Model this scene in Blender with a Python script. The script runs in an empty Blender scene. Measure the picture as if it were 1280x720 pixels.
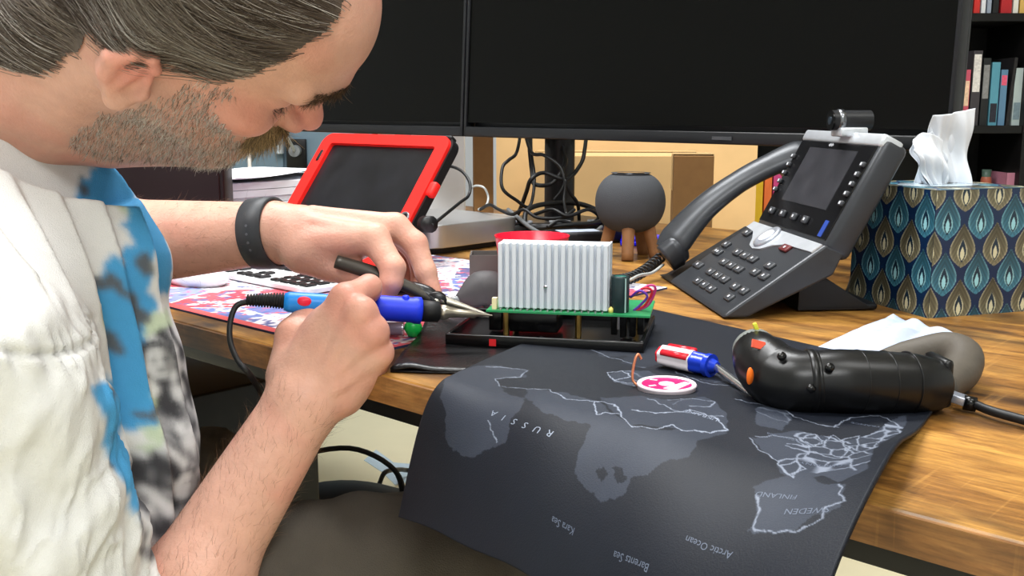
import bpy, bmesh, math, random
import numpy as np
from mathutils import Vector, Matrix, Euler
random.seed(7); rng = np.random.default_rng(7)
SC = bpy.context.scene; COL = SC.collection
PI = math.pi

# ------------------------------------------------------------------ camera
PITCH = math.atan(225/1300)
CAMZ = 0.957
cd = bpy.data.cameras.new('camera'); cam = bpy.data.objects.new('camera', cd); COL.objects.link(cam)
cam.location = (0, 0, CAMZ); cam.rotation_euler = (PI/2-PITCH, 0, 0)
cd.sensor_width = 36; cd.lens = 36*1300/1280; cd.clip_start = .02
SC.camera = cam
cd.dof.use_dof = False

# ------------------------------------------------------------------ world, lamps, exposure
wd = bpy.data.worlds.new('world'); SC.world = wd; wd.use_nodes = True
wd.node_tree.nodes['Background'].inputs[0].default_value = (.8, .9, 1, 1)
wd.node_tree.nodes['Background'].inputs[1].default_value = .25
SC.view_settings.view_transform = 'Standard'; SC.view_settings.look = 'None'
SC.view_settings.exposure = 0.22; SC.view_settings.gamma = 1
SC.view_settings.use_curve_mapping = False

def area(name, loc, target, sx, sy, power, col):
    l = bpy.data.lights.new(name, 'AREA'); l.shape = 'RECTANGLE'; l.size = sx; l.size_y = sy
    l.energy = power; l.color = col
    o = bpy.data.objects.new(name, l); COL.objects.link(o); o.location = loc
    o.rotation_euler = (Vector(target)-Vector(loc)).to_track_quat('-Z', 'Y').to_euler()
    return o
# the light under each ceiling panel
area('ceiling_lamp', (-.75, .55, 2.56), (-.75, .55, 0), 1.1, .5, 33, (.97, .985, 1))
area('ceiling_lamp', (1.0, .3, 2.56), (1.0, .3, 0), 1.1, .5, 11, (.97, .985, 1))
area('ceiling_lamp', (-.1, 1.75, 2.56), (-.1, 1.75, 0), 1.1, .5, 46, (.97, .985, 1))  # added unseen lamp and panel, placed to brighten the carton fronts
area('ceiling_lamp', (0.2, -1.0, 2.56), (0.2, -1.0, 0), 1.1, .5, 34, (.97, .985, 1))

# ------------------------------------------------------------------ helpers
def lin(c):
    if isinstance(c, str): c = [int(c[i:i+2], 16) for i in (0, 2, 4)]
    r = []
    for v in c[:3]:
        v = v/255
        r.append(v/12.92 if v <= .04045 else ((v+.055)/1.055)**2.4)
    return (*r, 1)
MATS = {}
def mat(name, c=(128,128,128), rough=.5, metal=0, var=.08, vscale=60, bump=0, bscale=300, spec=.38, alpha=1, trans=0,
        emit=0, sss=0, attr=None, coat=0, sheen=0, ior=1.45):
    if name in MATS: return MATS[name]
    m = bpy.data.materials.new(name); m.use_nodes = True; nt = m.node_tree; N = nt.nodes; L = nt.links
    b = N['Principled BSDF']; MATS[name] = m
    b.inputs['Roughness'].default_value = rough; b.inputs['Metallic'].default_value = metal
    b.inputs['Specular IOR Level'].default_value = spec; b.inputs['Alpha'].default_value = alpha
    b.inputs['Transmission Weight'].default_value = trans; b.inputs['IOR'].default_value = ior
    if coat: b.inputs['Coat Weight'].default_value = coat; b.inputs['Coat Roughness'].default_value = .1
    if sheen: b.inputs['Sheen Weight'].default_value = sheen
    if sss:
        b.inputs['Subsurface Weight'].default_value = sss
        b.inputs['Subsurface Radius'].default_value = (1, .35, .2); b.inputs['Subsurface Scale'].default_value = .006
    tc = N.new('ShaderNodeTexCoord')
    nz = N.new('ShaderNodeTexNoise'); nz.inputs['Scale'].default_value = vscale; nz.inputs['Detail'].default_value = 5
    L.new(tc.outputs['Object'], nz.inputs['Vector'])
    mp = N.new('ShaderNodeMapRange'); mp.inputs['From Min'].default_value = .25; mp.inputs['From Max'].default_value = .75
    mp.inputs['To Min'].default_value = 1-var; mp.inputs['To Max'].default_value = 1+var
    L.new(nz.outputs['Fac'], mp.inputs['Value'])
    vm = N.new('ShaderNodeVectorMath'); vm.operation = 'SCALE'; L.new(mp.outputs[0], vm.inputs['Scale'])
    if attr:
        at_ = N.new('ShaderNodeAttribute'); at_.attribute_name = attr; L.new(at_.outputs['Color'], vm.inputs[0])
    else:
        vm.inputs[0].default_value = lin(c)[:3]
    L.new(vm.outputs[0], b.inputs['Base Color'])
    if emit:
        b.inputs['Emission Color'].default_value = lin(c); b.inputs['Emission Strength'].default_value = emit
    if bump:
        n2 = N.new('ShaderNodeTexNoise'); n2.inputs['Scale'].default_value = bscale; n2.inputs['Detail'].default_value = 3
        L.new(tc.outputs['Object'], n2.inputs['Vector'])
        bp = N.new('ShaderNodeBump'); bp.inputs['Strength'].default_value = bump; bp.inputs['Distance'].default_value = .002
        L.new(n2.outputs['Fac'], bp.inputs['Height']); L.new(bp.outputs[0], b.inputs['Normal'])
    return m

class G:
    """collects shapes in world coordinates; one G becomes one mesh object"""
    def __init__(s): s.v = []; s.f = []; s.sm = []
    def add(s, V, F, smooth=False):
        o = len(s.v); s.v += [tuple(map(float, p)) for p in V]
        s.f += [tuple(i+o for i in q) for q in F]; s.sm += [smooth]*len(F); return s
    def bm(s, bm, M=None, smooth=False):
        if M is not None: bmesh.ops.transform(bm, matrix=M, verts=bm.verts)
        bm.verts.index_update()
        s.add([v.co[:] for v in bm.verts], [[v.index for v in f.verts] for f in bm.faces], smooth); bm.free(); return s
    def box(s, size, M=None, bev=0, seg=2, taper=None):
        b = bmesh.new(); bmesh.ops.create_cube(b, size=1)
        for v in b.verts: v.co = Vector((v.co.x*size[0], v.co.y*size[1], v.co.z*size[2]))
        if taper:
            for v in b.verts:
                if v.co.z > 0: v.co.x *= taper; v.co.y *= taper
        if bev: bmesh.ops.bevel(b, geom=b.edges[:], offset=bev, segments=seg, profile=.5, affect='EDGES')
        return s.bm(b, M, bev > 0 and seg > 1)
    def cyl(s, a, b, r, r2=None, n=20, cap=True, smooth=True):
        a = Vector(a); b = Vector(b); r2 = r if r2 is None else r2
        q = (b-a).to_track_quat('Z', 'Y'); V = []
        for c, rr in ((a, r), (b, r2)):
            for i in range(n):
                t = 2*PI*i/n; V.append(c+q@Vector((rr*math.cos(t), rr*math.sin(t), 0)))
        s.add(V, [(i, (i+1)%n, n+(i+1)%n, n+i) for i in range(n)], smooth)
        if cap: s.add(V, [tuple(range(n))[::-1], tuple(range(n, 2*n))], False)
        return s
    def lathe(s, prof, M=None, n=32, smooth=True, sx=1, sy=1):
        V = []; F = []
        for r, z in prof:
            for i in range(n):
                t = 2*PI*i/n; V.append(Vector((r*math.cos(t)*sx, r*math.sin(t)*sy, z)))
        if M is not None: V = [M@v for v in V]
        for k in range(len(prof)-1):
            for i in range(n): F.append((k*n+i, k*n+(i+1)%n, (k+1)*n+(i+1)%n, (k+1)*n+i))
        return s.add(V, F, smooth)
    def tube(s, pts, r, n=8, smooth=True, sub=6, flat=None):
        P = spline([Vector(p) for p in pts], sub) if sub > 1 else [Vector(p) for p in pts]
        m = len(P); V = []; up = None
        R = r if hasattr(r, '__len__') else None
        for i, p in enumerate(P):
            t = (P[min(i+1, m-1)]-P[max(i-1, 0)]).normalized()
            if up is None: up = t.orthogonal().normalized()
            up = (up-t*up.dot(t)).normalized(); sd = t.cross(up)
            if R: x = i/(m-1)*(len(R)-1); k = min(int(x), len(R)-2); rr = R[k]+(R[k+1]-R[k])*(x-k)
            else: rr = r
            for j in range(n):
                a = 2*PI*j/n; V.append(p+up*rr*math.cos(a)+sd*rr*math.sin(a)*(flat or 1))
        F = [(i*n+j, i*n+(j+1)%n, (i+1)*n+(j+1)%n, (i+1)*n+j) for i in range(m-1) for j in range(n)]
        F += [tuple(range(n))[::-1], tuple(range((m-1)*n, m*n))]
        return s.add(V, F, smooth)
    def prism(s, poly, M, h, bev=0):
        b = bmesh.new(); vs = [b.verts.new((x, y, 0)) for x, y in poly]; f = b.faces.new(vs)
        e = bmesh.ops.extrude_face_region(b, geom=[f]); bmesh.ops.translate(b, vec=(0, 0, h), verts=[v for v in e['geom'] if isinstance(v, bmesh.types.BMVert)])
        bmesh.ops.recalc_face_normals(b, faces=b.faces)
        if bev: bmesh.ops.bevel(b, geom=b.edges[:], offset=bev, segments=2, profile=.5, affect='EDGES')
        return s.bm(b, M, False)
    def obj(s, name, m, parent=None, attr=None, solid=0):
        me = bpy.data.meshes.new(name)
        off = parent_off(parent)
        V = np.array(s.v, dtype=np.float64)-np.array(off)
        me.from_pydata(V.tolist(), [], s.f); me.polygons.foreach_set('use_smooth', s.sm)
        if m: me.materials.append(m)
        if attr is not None:
            a = me.attributes.new('Col', 'FLOAT_COLOR', 'POINT'); a.data.foreach_set('color', np.asarray(attr, dtype=np.float32).ravel())
        me.validate(); me.update()
        b = bmesh.new(); b.from_mesh(me); bmesh.ops.recalc_face_normals(b, faces=b.faces); b.to_mesh(me); b.free()
        o = bpy.data.objects.new(name, me); COL.objects.link(o); o.parent = parent
        if solid:
            md = o.modifiers.new('solid', 'SOLIDIFY'); md.thickness = solid; md.offset = 0
        return o
def parent_off(p):
    o = Vector((0, 0, 0))
    while p is not None: o += p.location; p = p.parent
    return o
def spline(P, sub):
    if len(P) < 3: return P
    out = []; Q = [P[0]*2-P[1]]+P+[P[-1]*2-P[-2]]
    for i in range(1, len(Q)-2):
        a, b, c, d = Q[i-1:i+3]
        for k in range(sub):
            t = k/sub
            out.append(.5*((2*b)+(c-a)*t+(2*a-5*b+4*c-d)*t*t+(3*b-a-3*c+d)*t**3))
    return out+[P[-1]]
def tag(o, label=None, cat=None, group=None, kind=None):
    if label: o['label'] = label
    if cat: o['category'] = cat
    if group: o['group'] = group
    if kind: o['kind'] = kind
    return o
def thing(name, label, cat, loc=(0,0,0), group=None):
    o = bpy.data.objects.new(name, None); o.empty_display_size = .02; COL.objects.link(o); o.location = loc
    return tag(o, label, cat, group)
def struct(o): o['kind'] = 'structure'; return o
def frame(o, x, y, z=None):
    """matrix with the given axes"""
    x = Vector(x).normalized(); y = Vector(y); y = (y-x*y.dot(x)).normalized(); z = x.cross(y)
    return Matrix(((x.x, y.x, z.x, o[0]), (x.y, y.y, z.y, o[1]), (x.z, y.z, z.z, o[2]), (0, 0, 0, 1)))
def T(x, y, z): return Matrix.Translation((x, y, z))
def RZ(a): return Matrix.Rotation(a, 4, 'Z')
def RX(a): return Matrix.Rotation(a, 4, 'X')
def RY(a): return Matrix.Rotation(a, 4, 'Y')
# positions: a ray of the camera stopped at distance d (world Y) or at height z
_c, _s = math.cos(PITCH), math.sin(PITCH)
def ray(px, py):
    x = (px-640)/1300; y = (360-py)/1300
    return Vector((x, _c+y*_s, -_s+y*_c))
def at(px, py, d): r = ray(px, py); return Vector((0, 0, CAMZ))+r*(d/r.y)
def on(px, py, z=.75): r = ray(px, py); return Vector((0, 0, CAMZ))+r*((z-CAMZ)/r.z)
# desk frame: u along the front edge to the right, v inwards
EU = Vector((.7357, -.6773, 0)); EV = Vector((.6773, .7357, 0)); M0 = Vector((.0118, .6882, .75)); DZ = .75
def desk(u, v, z=0): return M0+EU*u+EV*v+Vector((0, 0, z))
def deskM(u, v, z=0, rot=0):
    return T(*desk(u, v, z))@RZ(math.atan2(EU.y, EU.x)+rot)

# ------------------------------------------------------------------ room
wallm = mat('wall_paint', (214, 218, 222), .85, var=.03, vscale=3)
floorm = mat('floor_vinyl', (240, 232, 198), .5, var=.07, vscale=4, bump=.05, bscale=20)
def slab(name, x0, x1, y0, y1, z0, z1, m):
    return struct(G().box((x1-x0, y1-y0, z1-z0), T((x0+x1)/2, (y0+y1)/2, (z0+z1)/2)).obj(name, m))
slab('floor', -2.6, 3.1, -2.1, 4.3, -.1, 0, floorm)
slab('ceiling', -2.6, 3.1, -2.1, 4.3, 2.65, 2.75, mat('ceiling_tile', (225, 225, 220), .9, var=.03))
slab('wall_back', -2.6, 3.1, 4.2, 4.3, 0, 2.65, wallm)
slab('wall_left', -2.6, -2.5, -2.1, 4.2, 0, 2.65, wallm)
slab('wall_right', 3.0, 3.1, -2.1, 4.2, 0, 2.65, wallm)
slab('wall_front', -2.5, 3.0, -2.1, -2.0, 0, 2.65, wallm)
pan = mat('lamp_diffuser', (255, 252, 240), .5, emit=1.6, var=0)
for i, (x, y) in enumerate(((-.75, .55), (1.0, .3), (-.1, 1.75), (.2, -1.0))):
    t = thing('ceiling_light', ('rectangular ceiling light panel above the seated man', 'rectangular ceiling light panel above the right end of the desk',
        'rectangular ceiling light panel added above the monitors to brighten the cartons', 'rectangular ceiling light panel behind the camera')[i], 'light', (x, y, 2.65))
    G().box((1.2, .6, .03), T(x, y, 2.635)).obj('frame', mat('white_metal', (230, 230, 230), .4), t)
    G().box((1.12, .52, .01), T(x, y, 2.617)).obj('diffuser', pan, t)

# ------------------------------------------------------------------ desk
def wood_mat(name, dark, mid, light, along=True):
    m = bpy.data.materials.new(name); m.use_nodes = True; nt = m.node_tree; N = nt.nodes; L = nt.links; b = N['Principled BSDF']
    tc = N.new('ShaderNodeTexCoord')
    mp = N.new('ShaderNodeMapping'); mp.inputs['Scale'].default_value = (4.5, 19, 19); L.new(tc.outputs['Object'], mp.inputs['Vector'])
    n1 = N.new('ShaderNodeTexNoise'); n1.inputs['Scale'].default_value = 1.3; n1.inputs['Detail'].default_value = 9; n1.inputs['Roughness'].default_value = .72
    n1.inputs['Distortion'].default_value = .45; L.new(mp.outputs[0], n1.inputs['Vector'])
    cr = N.new('ShaderNodeValToRGB'); e = cr.color_ramp.elements
    e[0].position = .33; e[0].color = lin(dark); e[1].position = .66; e[1].color = lin(light)
    k = e.new(.47); k.color = lin(mid); L.new(n1.outputs['Fac'], cr.inputs[0])
    # large dark stains and knots
    n2 = N.new('ShaderNodeTexNoise'); n2.inputs['Scale'].default_value = 5.5; n2.inputs['Detail'].default_value = 4
    mp2 = N.new('ShaderNodeMapping'); mp2.inputs['Scale'].default_value = (1, 2.2, 1); L.new(tc.outputs['Object'], mp2.inputs['Vector']); L.new(mp2.outputs[0], n2.inputs['Vector'])
    r2 = N.new('ShaderNodeMapRange'); r2.inputs['From Min'].default_value = .53; r2.inputs['From Max'].default_value = .70; L.new(n2.outputs['Fac'], r2.inputs[0])
    mx = N.new('ShaderNodeMix'); mx.data_type = 'RGBA'; L.new(r2.outputs[0], mx.inputs[0]); L.new(cr.outputs[0], mx.inputs[6]); mx.inputs[7].default_value = lin(dark)
    # saw marks across the grain
    mp3 = N.new('ShaderNodeMapping'); mp3.inputs['Scale'].default_value = (190, 9, 9); mp3.inputs['Rotation'].default_value = (0, 0, .15); L.new(tc.outputs['Object'], mp3.inputs['Vector'])
    n3 = N.new('ShaderNodeTexNoise'); n3.inputs['Scale'].default_value = 1; n3.inputs['Detail'].default_value = 2; L.new(mp3.outputs[0], n3.inputs['Vector'])
    r3 = N.new('ShaderNodeMapRange'); r3.inputs['From Min'].default_value = .62; r3.inputs['From Max'].default_value = .8; r3.inputs['To Max'].default_value = .32; L.new(n3.outputs['Fac'], r3.inputs[0])
    mx2 = N.new('ShaderNodeMix'); mx2.data_type = 'RGBA'; L.new(r3.outputs[0], mx2.inputs[0]); L.new(mx.outputs[2], mx2.inputs[6]); mx2.inputs[7].default_value = lin((214, 160, 84))
    # dark knots, and fine fibre
    vo = N.new('ShaderNodeTexVoronoi'); vo.inputs['Scale'].default_value = 6.5; mp4 = N.new('ShaderNodeMapping'); mp4.inputs['Scale'].default_value = (.75, 1.5, 1)
    n5 = N.new('ShaderNodeTexNoise'); n5.inputs['Scale'].default_value = 22; n5.inputs['Detail'].default_value = 4; L.new(tc.outputs['Object'], n5.inputs['Vector'])
    ad = N.new('ShaderNodeVectorMath'); ad.operation = 'MULTIPLY_ADD'; ad.inputs[1].default_value = (.07, .05, .05); L.new(n5.outputs['Color'], ad.inputs[0]); L.new(tc.outputs['Object'], ad.inputs[2])
    L.new(ad.outputs[0], mp4.inputs['Vector']); L.new(mp4.outputs[0], vo.inputs['Vector'])
    r4 = N.new('ShaderNodeMapRange'); r4.inputs['From Min'].default_value = .10; r4.inputs['From Max'].default_value = .36; r4.inputs['To Min'].default_value = .85; r4.inputs['To Max'].default_value = 0; L.new(vo.outputs['Distance'], r4.inputs[0])
    mx4 = N.new('ShaderNodeMix'); mx4.data_type = 'RGBA'; L.new(r4.outputs[0], mx4.inputs[0]); L.new(mx2.outputs[2], mx4.inputs[6]); mx4.inputs[7].default_value = lin((46, 28, 14))
    mp6 = N.new('ShaderNodeMapping'); mp6.inputs['Scale'].default_value = (28, 420, 420); L.new(tc.outputs['Object'], mp6.inputs['Vector'])
    n6 = N.new('ShaderNodeTexNoise'); n6.inputs['Scale'].default_value = 1; n6.inputs['Detail'].default_value = 2; L.new(mp6.outputs[0], n6.inputs['Vector'])
    r6 = N.new('ShaderNodeMapRange'); r6.inputs['From Min'].default_value = .3; r6.inputs['From Max'].default_value = .7; r6.inputs['To Min'].default_value = .72; r6.inputs['To Max'].default_value = 1.18; L.new(n6.outputs['Fac'], r6.inputs[0])
    vs = N.new('ShaderNodeVectorMath'); vs.operation = 'SCALE'; L.new(mx4.outputs[2], vs.inputs[0]); L.new(r6.outputs[0], vs.inputs['Scale'])
    L.new(vs.outputs[0], b.inputs['Base Color'])
    rr = N.new('ShaderNodeMapRange'); rr.inputs['To Min'].default_value = .3; rr.inputs['To Max'].default_value = .55; L.new(n1.outputs['Fac'], rr.inputs[0]); L.new(rr.outputs[0], b.inputs['Roughness'])
    bp = N.new('ShaderNodeBump'); bp.inputs['Strength'].default_value = .15; bp.inputs['Distance'].default_value = .001; L.new(n1.outputs['Fac'], bp.inputs['Height']); L.new(bp.outputs[0], b.inputs['Normal'])
    return m
woodm = wood_mat('rustic_wood', (52, 32, 14), (136, 92, 40), (190, 140, 66))
woode = wood_mat('wood_edge', (72, 44, 20), (128, 84, 40), (176, 126, 70))
blackm = mat('black_metal', (14, 14, 16), .45, var=.1)
DU0, DU1, DV1 = -1.9, .95, 1.06
dk = thing('desk', 'rustic brown wood-look desk with a black metal frame', 'desk', desk(0, .5, -.75))
dk.rotation_euler = (0, 0, 0)
def oriented(o, M):   # give a mesh object its own axes (for grain direction)
    par = parent_off(o.parent); o.data.transform(M.inverted()@T(*par)); o.matrix_local = T(*(-par))@M
    return o
top = G().box((DU1-DU0, DV1-.002, .022), deskM((DU0+DU1)/2, DV1/2+.001, -.011), bev=.0012, seg=1).obj('desktop', woodm, dk); oriented(top, deskM(0, 0))
ed = G().box((DU1-DU0, .003, .021), deskM((DU0+DU1)/2, -.0005, -.0112)).obj('edge_band', woode, dk); oriented(ed, deskM(0, 0))
G().box((1.02, .03, .026), deskM(-.36, .045, -.035), bev=.002).obj('front_rail', blackm, dk)
G().box((.75, .03, .026), deskM(.53, .045, -.0355), bev=.002).obj('front_rail', blackm, dk)
G().box((2.6, .03, .045), deskM(-.45, 1.0, -.046), bev=.002).obj('rear_rail', blackm, dk)
for u in (DU0+.1, .9):
    for v in (.06, 1.0):
        G().box((.045, .045, .728), deskM(u, v, -.386), bev=.002).obj('leg', blackm, dk)
    G().box((.045, .94, .04), deskM(u, .53, -.65), bev=.002).obj('side_rail', blackm, dk)
dr = G().box((.3, .4, .06), deskM(.55, .245, -.054), bev=.012, seg=3).obj('drawer', mat('black_plastic', (17, 17, 20), .35, var=.05), dk)
bp = MATS['black_plastic']

# black drawer unit below the left part of the desk
t = thing('drawer_unit', 'black drawer unit under the desk behind the man', 'cabinet', desk(-1.05, .32, -.75))
G().box((.42, .24, .55), deskM(-1.05, .322, -.47), bev=.004).obj('body', mat('black_lacquer', (16, 16, 18), .35, var=.05), t)
for k in range(3):
    d = G().box((.4, .015, .165), deskM(-1.05, .194, -.29-k*.178), bev=.004).obj('drawer', MATS['black_lacquer'], t)
    G().tube([desk(-1.13, .186, -.26-k*.178), desk(-1.13, .165, -.26-k*.178), desk(-.97, .165, -.26-k*.178), desk(-.97, .186, -.26-k*.178)], .006, sub=1).obj('handle', mat('grey_metal', (120, 122, 126), .35, 1), d)
for a in (-.18, .18):
    for b_ in (-.08, .08): G().cyl(desk(-1.05+a, .322+b_, -.75), desk(-1.05+a, .322+b_, -.745), .02).obj('foot', bp, t)
# black bag and cables on the floor, seen past the forearm
c0 = on(430, 640, .12)
t = thing('tool_bag', 'slumped black bag under the desk below the forearm', 'bag', (c0.x, c0.y, 0))
def lump(c, r, n=28, amp=.06, seed=1, f=6):
    b = bmesh.new(); bmesh.ops.create_icosphere(b, subdivisions=4, radius=1)
    rr = random.Random(seed); ks = [(Vector([rr.uniform(-f, f) for _ in range(3)]), rr.uniform(0, 6)) for _ in range(8)]
    for v in b.verts:
        d = sum(math.sin(k.dot(v.co)+ph) for k, ph in ks)/8
        v.co = Vector((v.co.x*r[0], v.co.y*r[1], v.co.z*r[2]))*(1+amp*d*2)
    return G().bm(b, T(*c), True)
lump((c0.x, c0.y, .09), (.2, .13, .088), seed=3).obj('body', mat('black_nylon', (20, 20, 22), .6, bump=.2), t)
G().tube([(c0.x-.12, c0.y, .16), (c0.x-.1, c0.y-.02, .24), (c0.x+.02, c0.y-.03, .27), (c0.x+.11, c0.y-.02, .22), (c0.x+.13, c0.y, .13)], .011, flat=.5).obj('handle', MATS['black_nylon'], t)
cabm = mat('black_cable', (18, 18, 19), .45, var=.05)
tag(G().tube([on(462, 632, .02), on(474, 605, .05), on(482, 590, .08), on(500, 587, .05), on(512, 588, .02), (on(560, 590, .006))], .006).obj('floor_cable', cabm),
    'thin black cable rising from the floor beside the black bag', 'cable')
q = [on(455, 575, .002), on(470, 562, .002), on(492, 578, .002), on(516, 580, .002), on(520, 600, .002), on(494, 606, .002), on(478, 590, .002)]  # thin irregular pale blue blotch flat on the floor
tag(G().add(q+[p-Vector((0, 0, .0015)) for p in q], [tuple(range(7)), tuple(range(7, 14))[::-1]]+[(i, (i+1)%7, 7+(i+1)%7, 7+i) for i in range(7)]).obj('floor_blotch', mat('pale_blue', (205, 225, 240), .25, var=.05)),
    'pale blue scrap on the cream floor', 'blotch')

# ------------------------------------------------------------------ bookcase
bk = mat('bookcase_black', (9, 8, 9), .5, var=.08)
BX0, BX1, BY0, BY1 = .64, 2.3, 3.2, 3.5
t = thing('bookcase', 'tall black bookcase behind the desk', 'bookcase', ((BX0+BX1)/2, 3.35, 0))
H_ = 2.2
shelfz = [.02, .32, .56, .8925, 1.225, 1.56, 1.89, 2.17]
G().box((BX1-BX0, .012, H_), T((BX0+BX1)/2, BY1, H_/2)).obj('back_panel', bk, t)
for x in (BX0, (BX0+BX1)/2+.1, BX1): G().box((.03, .3, H_), T(x, 3.35, H_/2), bev=.001, seg=1).obj('side_panel', bk, t)
XM = (BX0+BX1)/2+.1
for z in shelfz:
    for a, b_ in ((BX0, XM), (XM, BX1)): G().box((b_-a-.03, .29, .024), T((a+b_)/2, 3.35, z), bev=.001, seg=1).obj('shelf', bk, t)

def book(x, y, z, w, d, h, col, label, group, tilt=0, block=(225, 220, 205), text=None, band=None):
    t = thing('book', label, 'book', (x, y, z), group)
    M = T(x, y, z)@RY(tilt)
    cm = mat('book_cover_%02x%02x%02x' % tuple(col), col, .4, var=.06, vscale=30)
    th = .0018
    g = G(); g.box((w, th*2, h), M@T(w/2, 0, h/2)); g.box((th, d, h), M@T(th/2, d/2, h/2)); g.box((th, d, h), M@T(w-th/2, d/2, h/2))
    g.obj('cover', cm, t)
    G().box((w-2*th, d-.008, h-.008), M@T(w/2, d/2, h/2)).obj('page_block', mat('paper_pages', (225, 220, 205), .9), t)
    if band:
        bc, z0, z1 = band
        G().box((w*.8, .001, h*(z1-z0)), M@T(w/2, -th-.0004, h*(z0+z1)/2)).obj('spine_label', mat('spine_%02x%02x%02x' % tuple(bc), bc, .5, var=.25, vscale=160), t)
    return t
# middle shelf (z .9045): px x range at d=3.2, heights from the photo
GB = 'books on the bookcase shelf level with the monitor'
zs = .9045
def bx(px): return (px-640)/1300*3.2
mid = [(1178, 1187, 130, (110, 140, 60), 'olive book half hidden by the monitor, leftmost on the middle shelf', None),
 (1188, 1198, 80, (176, 208, 62), 'lime green book beside the monitor on the middle shelf', None),
 (1199, 1208, 87, (190, 80, 100), 'pinkish red book right of the lime green book', ((225, 190, 160), .35, .8)),
 (1209, 1221, 64, (62, 58, 62), 'tall black book with white spine lettering on the middle shelf', ((215, 210, 205), .45, .95)),
 (1222, 1232, 73, (30, 32, 34), 'black book between the tall lettered book and the teal book', ((130, 130, 130), .4, .9)),
 (1233, 1244, 78, (86, 148, 168), 'teal blue book on the middle shelf', ((40, 40, 50), .05, .35)),
 (1245, 1254, 87, (92, 130, 160), 'slate blue book with a pink spot on its spine', ((220, 90, 120), .72, .9)),
 (1255, 1260, 72, (36, 34, 36), 'thin black book leaning on the middle shelf', None),
 (1262, 1273, 85, (176, 190, 190), 'pale grey book beside the green book', ((120, 140, 150), .1, .4)),
 (1274, 1283, 84, (70, 168, 80), 'green book cut by the right edge of the photo', None)]
for x0, x1, yt, c, lb, bd in mid:
    h = .957-(yt-135)*3.2/1300-zs if False else (155-yt)*3.2/1300
    book(bx(x0), 3.23, zs, (x1-x0-1)*3.2/1300, .15, h, c, lb, GB, tilt=(.06 if 'leaning' in lb else 0), band=bd)
tl = [(1199, 1204, (235, 225, 200), 'cream book first on the top shelf in view'), (1205, 1213, (200, 50, 45), 'red book second on the top shelf in view'),
 (1214, 1220, (220, 222, 225), 'white book beside the first red book, top shelf'), (1221, 1227, (150, 160, 175), 'grey blue book, top shelf'),
 (1228, 1236, (28, 28, 30), 'black book, top shelf'), (1238, 1252, (178, 40, 44), 'thick dark red book, top shelf'),
 (1253, 1260, (230, 226, 215), 'white book right of the thick red book, top shelf'), (1261, 1273, (222, 180, 100), 'tan orange book, top shelf'),
 (1274, 1284, (235, 180, 40), 'yellow book cut by the right edge, top shelf')]
for x0, x1, c, lb in tl:
    book(bx(x0), 3.23, 1.237, (x1-x0-1)*3.2/1300, .15, random.uniform(.19, .24), c, lb, 'books on the top shelf in view', band=((90, 80, 80), .3, .5) if random.random() < .5 else None)
lowc = [((36, 90, 150), 'dark blue'), ((225, 228, 230), 'white'), ((200, 50, 60), 'red'), ((235, 190, 40), 'yellow'), ((240, 120, 60), 'orange'),
 ((200, 70, 130), 'magenta'), ((60, 170, 90), 'green'), ((240, 240, 235), 'bright white'), ((90, 170, 190), 'light teal'), ((40, 40, 44), 'black')]
x = bx(903); i = 0
spots = [(903, 911, 0, 196), (912, 919, 1, 198), (920, 927, 0, 199), (928, 936, 1, 200), (937, 945, 2, 199), (946, 957, 3, 201), (958, 968, 4, 205),
 (969, 980, 5, 205), (981, 992, 6, 203), (993, 1004, 7, 203), (1036, 1046, 8, 232), (1047, 1060, 6, 222), (1061, 1073, 7, 215), (1074, 1084, 9, 220)]
names = ['dark blue book nearest the bookcase end, lower shelf', 'white book second from the bookcase end, lower shelf', 'narrow blue book, third from the bookcase end, lower shelf',
 'white book left of the red one, lower shelf', 'red book seen between handset and monitor', 'yellow book right of the red one, lower shelf', 'orange book behind the desk phone handset',
 'magenta book behind the handset', 'green book behind the phone screen', 'bright white book behind the phone screen', 'light teal book between phone and tissue box',
 'green book between phone and tissue box', 'white book between phone and tissue box', 'black book behind the tissue box, lower shelf']
zl = .572
for (x0, x1, ci, yt), nm in zip(spots, names):
    z1 = .957-(yt-135)*3.21/1300
    book(bx(x0), 3.23, zl, (x1-x0-1)*3.2/1300, .15, max(.1, z1-zl), lowc[ci][0], nm, 'books on the lower shelf', band=((60, 60, 70), .5, .8) if ci in (1, 7) else None)
for k, (x0, x1, yt, c, nm) in enumerate([(1100, 1106, 213, (190, 200, 40), 'yellow green book behind the left edge of the tissues'), (1208, 1220, 213, (70, 62, 58), 'dark brown jar on the lower shelf behind the tissue box'),
   (1239, 1252, 212, (160, 90, 70), 'terracotta jar on the lower shelf behind the tissue box'), (1262, 1276, 215, (180, 120, 140), 'pink book low behind the right of the tissue box')]):
    z1 = .957-(yt-135)*3.21/1300
    if 'jar' in nm:
        t = thing('jar', nm, 'jar', (bx((x0+x1)/2), 3.28, zl)); r = (x1-x0)/2*3.2/1300
        G().lathe([(0, 0), (r, 0), (r*1.02, .15), (r, z1-zl-.03), (r*.8, z1-zl-.02)], T(bx((x0+x1)/2), 3.28, zl)).obj('body', mat('jar_%d' % k, c, .3), t)
        G().lathe([(r*.85, z1-zl-.025), (r*.9, z1-zl), (0, z1-zl)], T(bx((x0+x1)/2), 3.28, zl)).obj('lid', mat('jar_lid', (70, 90, 80), .4), t)
    else: book(bx(x0), 3.23, zl, (x1-x0-1)*3.2/1300, .15, z1-zl, c, nm, 'books on the lower shelf')
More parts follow.
